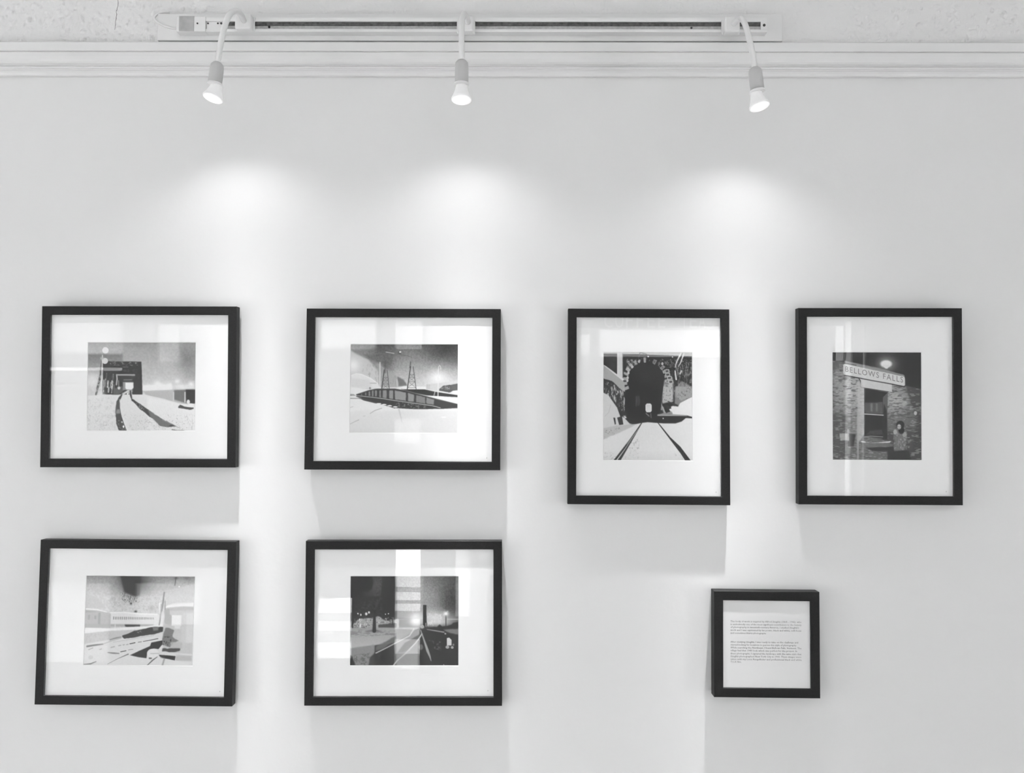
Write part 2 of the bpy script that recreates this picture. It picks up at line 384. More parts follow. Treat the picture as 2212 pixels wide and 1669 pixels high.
def bridge_print():
    t = Tone(100, 78, 1955, 1588, 205); R = FULL(t)
    t.grad(R, 158, (0, 78), 205, (0, 760))  # sky painted lighter, with the veil of glass reflections averaged in
    t.grad([(100, 280), (700, 280), (700, 620), (100, 640)], 118, (0, 300), 185, (0, 640), .8, 12)
    t.glow(1830, 360, 190, 120, .8, 260); t.glow(1900, 640, 120, 140, .5)
    t.grain(9, 30)
    t.glow(200, 740, 170, 232, .8, 130)
    # far lights over the river
    for x, y, a, b in ((1150, 850, 110, 60), (1300, 790, 60, 70), (1380, 850, 150, 70), (1500, 830, 60, 60), (1640, 740, 50, 40), (1700, 830, 90, 40), (1880, 790, 50, 50)):
        t.glow(x, y, a, 238, .95, b)
    t.poly([(1050, 905), (1560, 880), (1955, 880), (1955, 1110), (1700, 1120), (1400, 1030), (1120, 985)], 178, .8, 3)
    t.poly([(1590, 890), (1955, 875), (1955, 1110), (1860, 1130), (1590, 1050)], 105, .85, 5, 4)
    t.poly([(1790, 880), (1955, 880), (1955, 1110), (1870, 1120), (1800, 1080)], 66, 1, 2, 3)
    t.rect(1765, 920, 1785, 1100, 215); t.rect(1572, 920, 1588, 1080, 210); t.disc(1835, 1090, 32, 45, 225)
    t.poly([(1040, 810), (1250, 800), (1290, 760), (1440, 800), (1540, 770), (1560, 880), (1050, 900)], 238, .9, 6); t.poly([(1620, 830), (1800, 800), (1930, 800), (1930, 860), (1600, 870)], 226, .7, 6)
    # snow
    t.grad([(100, 985), (640, 960), (1060, 960), (1400, 1040), (1700, 1130), (1955, 1130), (1955, 1588), (100, 1588)], 226, (0, 960), 218, (0, 1588), 1, 2)
    t.grad([(1130, 1010), (1955, 1160), (1955, 1588), (1130, 1588)], 236, (0, 1000), 226, (0, 1588), .8, 8)
    t.spots([(100, 1050), (600, 1000), (600, 1588), (100, 1588)], 196, 60, .5, .6); t.spots([(820, 1400), (1955, 1400), (1955, 1588), (820, 1588)], 190, 40, .58, .8)
    t.spots([(100, 1300), (1955, 1300), (1955, 1588), (100, 1588)], 165, 26, .68, .7)
    # bridge portal
    t.poly([(330, 400), (460, 400), (1020, 405), (1030, 560), (1045, 965), (540, 968), (355, 962), (365, 520)], 64, 1, 1)
    t.poly([(325, 420), (362, 420), (356, 620), (330, 700), (262, 975), (228, 985), (250, 880), (300, 640)], 96, 1, 1, 2, 40)
    t.spots([(260, 640), (345, 640), (330, 960), (240, 970)], 190, 40, .45, .8)
    t.spots([(470, 405), (960, 410), (960, 480), (470, 470)], 150, 34, .52, .8, 1.6); t.rect(700, 488, 800, 510, 110, .7)
    t.spots([(700, 540), (980, 540), (980, 700), (700, 600)], 92, 50, .45, .7)
    for x, w_, y0, y1, v in ((380, 18, 720, 920, 215), (405, 14, 700, 840, 190), (425, 10, 600, 720, 130), (450, 30, 740, 840, 205), (465, 24, 850, 925, 215), (500, 12, 760, 850, 210),
                             (525, 34, 740, 860, 218), (520, 14, 870, 940, 200), (540, 16, 620, 740, 140), (480, 12, 880, 900, 130), (560, 10, 800, 880, 150)):
        t.line([(x, y0), (x - 6, y1)], w_, v, .95)
    t.spots([(365, 600), (560, 600), (560, 940), (365, 940)], 80, 24, .5, .8, .6, 1.8)
    t.line([(598, 630), (606, 700), (595, 800)], 22, 190); t.line([(610, 632), (780, 632), (905, 634)], 24, 168); t.line([(720, 718), (860, 716)], 14, 128)
    t.poly([(540, 860), (700, 820), (720, 900), (640, 965), (540, 965)], 110, .8, 3, 3, 40); t.disc(640, 855, 28, 32, 210); t.line([(632, 730), (636, 830)], 18, 140)
    t.poly([(705, 755), (890, 755), (890, 850), (870, 885), (740, 890), (705, 900)], 150, 1, 2); t.poly([(750, 762), (885, 765), (888, 850), (862, 884), (765, 878), (748, 850)], 240, 1, 2)
    # rails
    t.poly([(800, 890), (840, 880), (880, 900), (865, 930), (885, 1040), (860, 1060), (830, 960), (750, 940), (660, 1010), (640, 1000), (700, 940)], 200, .9, 2)
    t.line([(800, 900), (720, 960)], 26, 215); t.disc(790, 955, 16, 22, 230)
    t.poly([(825, 900), (845, 890), (870, 1040), (850, 1040), (828, 980)], 72, 1, 1)
    t.poly([(700, 945), (640, 1010), (600, 1090), (585, 1220), (590, 1320), (600, 1450), (650, 1588), (790, 1588), (740, 1480), (690, 1320), (665, 1200), (660, 1060), (690, 1000)], 76, 1, 1, 2, 50)
    t.poly([(600, 1215), (660, 1215), (670, 1290), (596, 1290)], 160, .7, 3, 2); t.spots([(600, 1400), (740, 1400), (780, 1588), (640, 1588)], 150, 40, .55, .8)
    t.disc(725, 1512, 16, 24, 240); t.disc(698, 1435, 14, 18, 190); t.line([(655, 1050), (668, 1200), (700, 1340), (800, 1588)], [8, 10, 14, 22], 226)
    t.poly([(850, 1030), (900, 1060), (1010, 1130), (1130, 1215), (1250, 1300), (1400, 1390), (1560, 1470), (1640, 1505), (1480, 1520), (1350, 1500), (1250, 1390), (1180, 1350), (1100, 1280), (1000, 1210), (920, 1120), (860, 1070)], 74, 1, 1, 2, 40)
    t.spots([(930, 1090), (1090, 1170), (1080, 1260), (930, 1130)], 190, 40, .5, .8)
    t.poly([(1140, 1220), (1400, 1390), (1560, 1470), (1480, 1515), (1350, 1495), (1180, 1340)], 130, .75, 3, 3, 30)
    t.line([(1560, 1560), (1640, 1580), (1760, 1578)], 14, 110); t.line([(1390, 1400), (1560, 1475), (1700, 1540)], 10, 150, .7)
    t.poly([(1690, 1135), (1770, 1170), (1930, 1185), (1925, 1215), (1860, 1225), (1660, 1190)], 82, 1, 1, 2, 40); t.disc(1880, 1140, 60, 30, 235)
    # crossing signal
    t.line([(350, 300), (342, 700), (335, 980)], [16, 20, 24], 222); t.disc(400, 215, 58, 58, 214, 1, .12); t.disc(395, 395, 54, 54, 218, 1, .12)
    t.disc(345, 350, 40, 30, 190, .6); t.glow(330, 960, 60, 230, .8)
    t.grain(5, 14)
    return t
def turntable_print():
    t = Tone(95, 78, 1935, 1590, 190); R = FULL(t)
    t.grad(R, 120, (0, 78), 205, (0, 800))
    t.glow(1750, 150, 420, 66, .95, 240); t.glow(680, 120, 260, 88, .9, 260); t.glow(700, 420, 130, 95, .7, 150); t.glow(1900, 300, 120, 90, .5)
    t.poly([(310, 255), (520, 250), (800, 250), (800, 420), (560, 400), (400, 330)], 105, .7, 10)
    t.grain(14, 20)
    t.poly([(95, 180), (180, 240), (400, 345), (520, 480), (620, 600), (620, 830), (95, 830)], 205, .9, 10)
    t.poly([(540, 380), (800, 560), (900, 620), (1010, 690), (1075, 790), (900, 810), (600, 830)], 165, .75, 6, 4); t.poly([(900, 630), (1010, 685), (1075, 780), (1000, 800), (930, 790)], 112, .9, 4, 3, 50)
    t.spots([(300, 380), (880, 560), (880, 820), (300, 820)], 140, 60, .55, .5, .6, 2)
    t.glow(140, 440, 120, 238, 1); t.glow(1590, 660, 150, 236, 1, 130); t.disc(1590, 660, 62, 62, 238, 1, .6); t.glow(1590, 740, 320, 222, .6, 120)
    t.poly([(110, 610), (200, 580), (290, 590), (440, 650), (560, 740), (620, 830), (95, 830)], 226, 1, 3); t.poly([(120, 660), (420, 690), (470, 820), (110, 820)], 212, .7, 8)
    t.line([(110, 615), (200, 582), (290, 595), (440, 660), (560, 745)], 10, 242, .9); t.line([(440, 745), (540, 745)], 14, 165, .8)
    # snow ground
    t.poly([(95, 810), (400, 850), (640, 820), (900, 820), (1010, 790), (1400, 800), (1935, 700), (1935, 1590), (95, 1590)], 232, 1, 3)
    t.poly([(1395, 765), (1600, 740), (1935, 700), (1935, 770), (1820, 880), (1620, 880), (1395, 850)], 200, .8, 4)
    t.grad([(95, 1230), (1935, 1210), (1935, 1590), (95, 1590)], 226, (0, 1200), 212, (0, 1590), .9, 12)
    t.grad([(95, 1240), (420, 1190), (840, 1400), (840, 1590), (95, 1590)], 226, (0, 1200), 214, (0, 1590), .8, 12)
    # hedge and boxcar right
    t.poly([(1615, 840), (1700, 780), (1820, 770), (1935, 745), (1935, 860), (1850, 870), (1800, 900), (1615, 870)], 92, 1, 1, 2, 50); t.spots([(1640, 790), (1800, 780), (1800, 850), (1640, 850)], 180, 40, .5, .8)
    for x in range(1830, 1935, 16): t.line([(x, 760), (x, 850)], 6, 130, .7)
    for x in (1405, 1425, 1450): t.line([(x, 765), (x, 840)], 9, 170, .7)
    # wires
    t.line([(700, 212), (840, 235)], 14, 190, .9); t.line([(890, 240), (960, 255), (1060, 275), (1150, 300)], 10, 100, .8); t.disc(935, 220, 34, 34, 96, 1); t.disc(945, 210, 22, 16, 220, 1)
    # pylons
    def mast(cx, top, base, w0, w1, v, lw, a=1.0, lean=0):
        Lx = lambda y: cx + lean - (w0 + (w1 - w0) * (y - top) / (base - top)) / 2
        Rx = lambda y: cx + (w0 + (w1 - w0) * (y - top) / (base - top)) / 2
        t.line([(Lx(top), top), (Lx(base), base)], lw, v, a, 0); t.line([(Rx(top), top), (Rx(base), base)], lw * .7, v + 15, a, 0)
        ys = [top + (base - top) * q for q in (.35, .5, .68, .95)]
        for y in ys: t.line([(Lx(y), y), (Rx(y), y)], lw * .45, v + 25, a * .9, 0)
        for y0, y1 in zip(ys[:-1], ys[1:-1] + [ys[-1]]): t.line([(Lx(y0), y0), (Rx(y1), y1)], lw * .4, v + 35, a * .8, 0); t.line([(Rx(y0), y0), (Lx(y1), y1)], lw * .4, v + 35, a * .8, 0)
    t.line([(1135, 300), (1130, 470)], 12, 130, .7); mast(1148, 460, 840, 44, 150, 78, 17); t.line([(1125, 380), (1112, 480)], 14, 85)
    t.line([(690, 380), (690, 560)], 34, 92, .6, 4); mast(700, 520, 870, 50, 135, 88, 20)
    t.line([(600, 390), (606, 820)], 18, 222, .9); t.line([(895, 680), (900, 800)], 12, 220, .8)
    # far bridge slab
    t.poly([(960, 845), (1370, 848), (1540, 885), (1935, 945), (1935, 978), (1780, 972), (1600, 960), (1400, 950), (1200, 910)], 66, 1, 1)
    t.line([(1550, 870), (1530, 950)], 12, 215); t.line([(1600, 500), (1598, 965)], [10, 16], 226); t.line([(1606, 520), (1606, 460), (1622, 440), (1640, 455), (1640, 500)], 9, 215, .95, 0)
    # turntable girder
    t.poly([(195, 935), (400, 870), (520, 842), (640, 838), (860, 838), (1040, 868), (1200, 912), (1400, 965), (1600, 1018), (1935, 1095), (1935, 1165), (1650, 1180), (1580, 1178), (1400, 1185), (1200, 1185), (1000, 1175), (860, 1165), (700, 1110), (520, 1085), (330, 1040), (200, 975)], 72, 1, 1)
    for x0, x1, v in ((285, 300, 150), (350, 375, 150), (410, 440, 155), (465, 495, 150), (520, 555, 150), (595, 620, 150), (655, 720, 152), (765, 830, 158), (860, 1050, 162), (1085, 1190, 158), (1225, 1380, 140), (1400, 1530, 148)):
        top = lambda x: 855 + max(0, (x - 900)) * .24 + max(0, (480 - x)) * .28
        bot = lambda x: 955 + max(0, x - 380) * .135
        t.poly([(x0, top(x0) + 12), (x1, top(x1) + 12), (x1, bot(x1)), (x0, bot(x0))], v, .9, 2, 2, 40)
    t.spots([(860, 1060), (1400, 1110), (1380, 1180), (900, 1160)], 150, 50, .5, .7)
    t.line([(95, 955), (300, 965), (600, 1000), (900, 1045), (1200, 1085), (1500, 1125), (1640, 1160)], 12, 175, 1, 0); t.line([(200, 940), (420, 862), (560, 838), (860, 836), (1050, 868), (1400, 962), (1935, 1098)], 6, 110, .8, 0)
    t.line([(95, 1005), (300, 1008), (520, 1070), (700, 1120), (860, 1165)], [10, 8, 8, 12, 18], 90, .9, 0)
    for x, y in ((590, 1092), (680, 1108), (775, 1128), (870, 1148)): t.disc(x, y, 46, 12, 236)
    t.poly([(95, 975), (200, 980), (300, 1000), (95, 998)], 225, .9); t.disc(170, 950, 40, 18, 232); t.poly([(95, 930), (150, 930), (200, 960), (95, 960)], 110, .7, 2, 2, 30)
    t.disc(435, 830, 22, 22, 150)
    # faint tracks in the snow
    t.line([(440, 1262), (520, 1210), (640, 1170)], [8, 10, 10], 150, .8); t.line([(95, 1445), (180, 1400), (250, 1370)], [8, 10, 12], 165, .8); t.line([(320, 1310), (360, 1300)], 8, 190)
    t.line([(930, 1185), (960, 1290), (985, 1400)], [26, 18, 12], 195, .7, 2); t.line([(985, 1400), (1080, 1560)], 8, 210, .7); t.line([(95, 1160), (150, 1145)], 8, 185); t.disc(1700, 1320, 50, 14, 236, .8)
    t.grain(4, 14)
    return t
def tunnel_print():
    t = Tone(95, 80, 1350, 1597, 58); R = FULL(t)
    rs = np.random.RandomState(5)
    t.grain(4, 30)
    # rock face on the right
    t.spots([(420, 170), (1350, 170), (1350, 420), (850, 420), (420, 260)], 160, 34, .56, .7)
    t.poly([(930, 480), (1080, 420), (1100, 800), (1180, 830), (1350, 690), (1350, 560), (1200, 480), (1100, 620), (1060, 780), (920, 780)], 150, .8, 4, 5, 60)
    t.poly([(940, 560), (1070, 500), (1080, 770), (930, 800)], 195, .8, 3, 3, 70)
    t.poly([(1110, 560), (1350, 560), (1350, 700), (1190, 760), (1120, 700)], 165, .8, 4, 4, 60)
    t.spots([(1100, 250), (1350, 230), (1350, 700), (1100, 700)], 150, 42, .5, .8, .5, 2); t.spots([(1100, 250), (1350, 230), (1350, 560), (1100, 560)], 62, 44, .55, .8, .5, 2)
    t.spots([(930, 480), (1350, 480), (1350, 760), (930, 760)], 95, 40, .6, .8)
    # snow slope right
    t.poly([(1350, 700), (1180, 790), (1150, 840), (1080, 830), (1010, 860), (1070, 950), (1280, 965), (1350, 985)], 228, 1, 2)
    t.poly([(860, 850), (940, 840), (970, 930), (1060, 905), (1075, 950), (860, 960)], 150, .9, 2, 3, 40)
    t.poly([(970, 820), (1050, 840), (1060, 870), (1010, 885), (975, 870)], 66, 1, 1, 1); t.poly([(870, 900), (930, 890), (945, 930), (870, 955)], 66); t.line([(1010, 770), (1110, 815)], 16, 75); t.line([(1098, 640), (1095, 830)], 14, 70)
    t.line([(900, 720), (920, 830), (970, 930)], 12, 175)
    # tunnel mouth
    a = []
    for k in range(0, 41):
        th = math.pi * (1 - k / 40); a.append((690 + 265 * math.cos(th), 470 - 270 * math.sin(th)))
    t.poly([(400, 560)] + a + [(925, 700), (905, 900), (860, 960), (860, 1070), (470, 1085), (400, 900)], 56, 1, 1)
    t.disc(690, 400, 200, 180, 66, .7, .8); t.disc(590, 760, 30, 90, 78, .8)
    t.line([(560, 700), (558, 840)], 10, 110, .7)
    # stone ring
    for k in range(17):
        th = math.pi * (1.12 - k / 16 * 1.2); cx = 700 + 300 * math.cos(th); cy = 480 - 290 * math.sin(th)
        if 45 < math.degrees(th) < 108 and k % 2: continue
        ux, uy = math.cos(th), -math.sin(th); vx, vy = -uy, ux; v = rs.randint(150, 205)
        t.poly([(cx + ux * a_ * 34 + vx * b_ * 20 + rs.randint(-5, 6), cy + uy * a_ * 34 + vy * b_ * 20 + rs.randint(-5, 6)) for a_, b_ in ((-1, -1), (1, -1), (1, 1), (-1, 1))], v, .85, 1)
        t.poly([(cx + ux * a_ * 16 + vx * b_ * 10, cy + uy * a_ * 16 + vy * b_ * 10) for a_, b_ in ((-1, -1), (1, -1), (1, 1), (-1, 1))], 95 if cx > 800 else 170, .7, 1)
    for cx, cy in ((995, 345), (1005, 395), (1030, 440), (1048, 495)):
        t.poly([(cx - 38, cy - 22), (cx + 30, cy - 28), (cx + 38, cy + 18), (cx - 28, cy + 28)], 185); t.poly([(cx - 24, cy - 12), (cx + 18, cy - 16), (cx + 24, cy + 8), (cx - 16, cy + 16)], 78)
    t.spots([(430, 180), (640, 180), (560, 240), (470, 340), (430, 500)], 195, 26, .5, .9)
    for p in ((450, 370), (440, 440), (435, 480), (505, 285), (600, 210), (930, 240)): t.disc(p[0], p[1], 18, 26, 210, .9)
    # top band painted for the upper pane's reflection; pale upright strip, icicles
    t.rect(95, 80, 1350, 98, 200); t.poly([(95, 80), (1350, 80), (1350, 132), (600, 108), (95, 104)], 190, 1, 1)
    t.rect(288, 80, 368, 470, 215); t.line([(330, 90), (335, 440)], 8, 196, .6); t.line([(365, 100), (368, 470)], 8, 150)
    t.line([(1190, 95), (1130, 220), (1110, 290)], [26, 16, 10], 220); t.line([(1235, 95), (1185, 230), (1155, 280)], [20, 14, 8], 215); t.line([(1210, 100), (1160, 215)], 7, 80); t.line([(1110, 340), (1125, 460)], [18, 22], 220); t.line([(1200, 340), (1180, 380)], 20, 205)
    t.line([(615, 85), (600, 130), (590, 190)], 8, 90); t.line([(615, 85), (700, 105), (730, 130)], 7, 80); t.disc(730, 140, 12, 12, 220); t.disc(1073, 145, 10, 12, 200)
    # left bank
    t.poly([(95, 255), (150, 290), (280, 385), (360, 450), (395, 520), (400, 640), (330, 600), (200, 500), (95, 450)], 172, 1, 1)
    t.line([(95, 258), (200, 335), (370, 465)], [10, 24, 30], 220); t.rect(95, 104, 288, 262, 62); t.poly([(95, 104), (288, 104), (288, 392), (180, 310), (95, 250)], 62); t.glow(220, 270, 50, 82, .6)
    t.poly([(95, 460), (210, 480), (330, 590), (400, 660), (400, 900), (440, 960), (380, 1000), (300, 880), (230, 760), (150, 680), (95, 640)], 66, 1, 1, 2, 50)
    t.spots([(110, 480), (400, 600), (400, 960), (250, 760), (110, 660)], 195, 52, .5, 1, .55, 1.8)
    t.poly([(95, 650), (170, 690), (240, 790), (290, 860), (340, 1000), (400, 960), (440, 1030), (500, 1085), (95, 1300)], 208, 1, 2)
    t.spots([(300, 790), (400, 820), (430, 1000), (350, 1000)], 66, 40, .5, .9, .6, 1.6)
    t.poly([(235, 1000), (262, 1000), (275, 1090), (258, 1100)], 66); t.poly([(290, 1000), (360, 980), (378, 1095), (320, 1105)], 62)
    t.line([(200, 820), (170, 930), (120, 980)], 6, 170, .6)
    # ground line
    t.poly([(400, 1010), (480, 1000), (860, 960), (1280, 970), (1350, 985), (1350, 1000), (1250, 1000), (1200, 1045), (1100, 1075), (860, 1070), (640, 1070), (560, 1085), (470, 1085)], 60, 1, 1)
    t.poly([(860, 955), (1100, 950), (1280, 962), (1275, 972), (860, 972)], 165); t.disc(940, 1008, 10, 10, 220)
    # snow, rails
    t.poly([(95, 1300), (200, 1230), (420, 1110), (560, 1088), (640, 1072), (720, 1062), (860, 1072), (960, 1078), (1110, 1078), (1200, 1050), (1260, 1000), (1350, 1005), (1350, 1597), (95, 1597)], 222, 1, 2)
    t.poly([(95, 1150), (300, 1110), (560, 1090), (400, 1180), (200, 1260), (95, 1310)], 186, .9, 4, 3, 90); t.spots([(95, 1180), (420, 1120), (200, 1270), (95, 1310)], 120, 36, .6, .8)
    t.spots([(380, 1360), (600, 1280), (600, 1597), (380, 1597)], 150, 40, .62, .8); t.spots([(1100, 1480), (1260, 1480), (1260, 1597), (1100, 1560)], 110, 30, .62, .8); t.spots([(95, 1480), (300, 1500), (300, 1597), (95, 1597)], 90, 40, .55, .8)
    t.grad([(95, 1450), (1350, 1450), (1350, 1597), (95, 1597)], 222, (0, 1450), 205, (0, 1597), .7, 6)
    t.poly([(632, 1070), (645, 1070), (520, 1290), (340, 1597), (240, 1597), (300, 1520), (470, 1300)], 64, 1, 1); t.line([(560, 1200), (400, 1440), (285, 1597)], [2, 8, 16], 205)
    t.line([(600, 1150), (430, 1370)], 6, 190, .8)
    t.poly([(860, 1070), (875, 1070), (1040, 1270), (1180, 1400), (1330, 1597), (1250, 1597), (1180, 1490), (1050, 1320)], 60, 1, 1)
    # far portal
    t.poly([(692, 820), (710, 800), (760, 800), (778, 820), (778, 905), (760, 922), (705, 922), (692, 900)], 222, 1, 1); t.grad([(705, 815), (765, 815), (765, 905), (705, 905)], 190, (700, 800), 225, (770, 900), .6, 3)
    t.line([(700, 940), (740, 975)], 14, 130); t.line([(765, 940), (770, 1000)], 12, 110)
    t.grain(4, 14)
    return t
def station_print():
    t = Tone(65, 70, 1350, 1605, 60); R = FULL(t)
    t.grad(R, 58, (0, 70), 62, (0, 1600)); 
    wall = [(65, 190), (240, 215), (1110, 400), (1130, 560), (1350, 590), (1350, 1605), (65, 1605)]
    t.poly(wall, 112, 1, 2)
    t.glow(520, 640, 430, 206, .95, 330); t.glow(980, 760, 170, 190, .9, 190); t.glow(330, 560, 240, 190, .6, 260); t.glow(480, 1150, 120, 160, .7, 320)
    t.poly([(1130, 560), (1350, 580), (1350, 1605), (1180, 1605), (1290, 1000), (1200, 800)], 72, .8, 14); t.poly([(860, 1200), (1350, 1200), (1350, 1605), (860, 1605)], 74, .75, 12)
    t.poly([(65, 950), (260, 960), (260, 1605), (65, 1605)], 84, .6, 12)
    m = t.blur(t.mask(wall), 1)
    n = t.noise(60, 2, 1.0, .28); t.put(m * np.clip((n - .52) * 7, 0, 1), 84, .65)
    n = t.noise(60, 2, 1.0, .28); t.put(m * np.clip((n - .62) * 7, 0, 1), 200, .45)
    course = (((t.Y - (t.X - 65) * .08) / 24) % 1 < .28).astype(float); t.put(m * t.blur(course, 1), 80, .35)
    # sky and lamp
    t.poly([(65, 70), (1350, 70), (1350, 590), (1125, 540), (1110, 400), (240, 205), (65, 160)], 58, 1, 2)
    t.grad([(400, 70), (700, 70), (700, 290), (400, 240)], 72, (400, 0), 56, (700, 0), .6, 6)
    t.glow(845, 235, 130, 170, .9, 100); t.disc(845, 235, 98, 62, 232, 1, .35); t.poly([(790, 250), (900, 250), (860, 305), (830, 300)], 225, 1, 2)
    # sign band and board
    t.poly([(240, 190), (700, 285), (1105, 390), (1110, 415), (700, 325), (240, 235)], 150, .9, 2, 2, 60)
    t.line([(245, 228), (410, 255)], 9, 66)
    t.poly([(222, 250), (245, 235), (1100, 415), (1118, 440), (1112, 545), (1095, 548), (240, 392), (222, 372)], 216, 1, 1)
    t.line([(245, 400), (420, 432), (600, 468), (930, 525), (1105, 560), (1128, 535), (1120, 430)], 14, 64, 1, 1)
    # lintel
    t.poly([(450, 440), (480, 452), (925, 530), (925, 640), (480, 572), (468, 560)], 208, 1, 1); t.line([(448, 440), (468, 475), (470, 560), (485, 573), (925, 640)], [14, 14, 12, 10, 10], 66)
    t.poly([(870, 645), (925, 545), (930, 640)], 196, .6, 3)
    # window
    t.poly([(428, 470), (455, 480), (528, 590), (528, 1240), (450, 1340), (428, 1340)], 195, .75, 5)
    t.poly([(525, 585), (870, 640), (800, 715), (795, 1300), (525, 1270)], 60, 1, 1); t.poly([(795, 715), (868, 645), (860, 900), (862, 1320), (795, 1310)], 100, 1, 2); t.poly([(810, 800), (850, 900), (860, 1320), (790, 1310), (790, 980)], 60, .9, 3)
    t.poly([(532, 790), (790, 780), (795, 950), (532, 940)], 105, .8, 4, 4, 50); t.line([(630, 810), (630, 900)], 30, 150, .6, 4); t.line([(705, 810), (705, 900)], 26, 140, .6, 4)
    t.line([(530, 950), (660, 958), (800, 966)], 12, 226); t.poly([(600, 1190), (780, 1170), (790, 1250), (540, 1250)], 90, .6, 4, 3, 40)
    t.line([(530, 1272), (620, 1265), (790, 1275)], 12, 150, .9); t.line([(530, 1318), (790, 1325)], 10, 130, .8); t.poly([(470, 1335), (540, 1340), (545, 1365), (760, 1350), (915, 1332), (890, 1358), (760, 1362), (560, 1365), (480, 1352)], 214, 1, 1)
    t.poly([(480, 1360), (900, 1365), (930, 1410), (540, 1430), (480, 1400)], 118, .8, 3, 3, 40); t.poly([(540, 1430), (960, 1415), (960, 1480), (640, 1475)], 60, .9, 3)
    # figure with curly hair, pale top
    t.poly([(950, 1180), (1000, 1165), (1100, 1190), (1140, 1240), (1135, 1310), (1110, 1460), (950, 1480), (960, 1300)], 120, .9, 3, 4, 40); t.poly([(860, 1475), (1170, 1465), (1200, 1605), (860, 1605)], 60, .9, 5)
    t.spots([(945, 1180), (1140, 1200), (1135, 1470), (950, 1480)], 165, 44, .5, .8); t.disc(970, 1205, 32, 42, 178, .9); t.disc(1105, 1240, 36, 44, 165, .9)
    t.disc(1045, 1105, 66, 68, 60, 1, .2); t.disc(1060, 1180, 50, 60, 62, 1, .3); t.disc(1028, 1130, 32, 42, 188, 1, .3); t.line([(1008, 1128), (1020, 1126)], 8, 90, .8, 0); t.line([(1036, 1128), (1048, 1128)], 8, 90, .8, 0); t.disc(1028, 1150, 12, 8, 130, .9)
    t.disc(1265, 935, 26, 34, 200, .9); t.disc(1110, 800, 46, 40, 190, .5)
    # pale strip painted for the slit-window reflection; fixture at left
    t.rect(415, 900, 445, 1597, 178, .7, 3); t.disc(290, 1195, 22, 34, 150); t.rect(300, 1210, 420, 1225, 150, .8); t.poly([(290, 1230), (400, 1240), (370, 1410), (290, 1420)], 70, .9, 2); t.rect(280, 1415, 430, 1425, 150, .7)
    t.poly([(165, 1230), (300, 1225), (305, 1330), (175, 1330)], 190, .8, 3, 2, 30)
    t.poly([(65, 205), (165, 215), (160, 310), (75, 320)], 98, .8, 2, 2, 40)
    t.grain(6, 16)
    return t
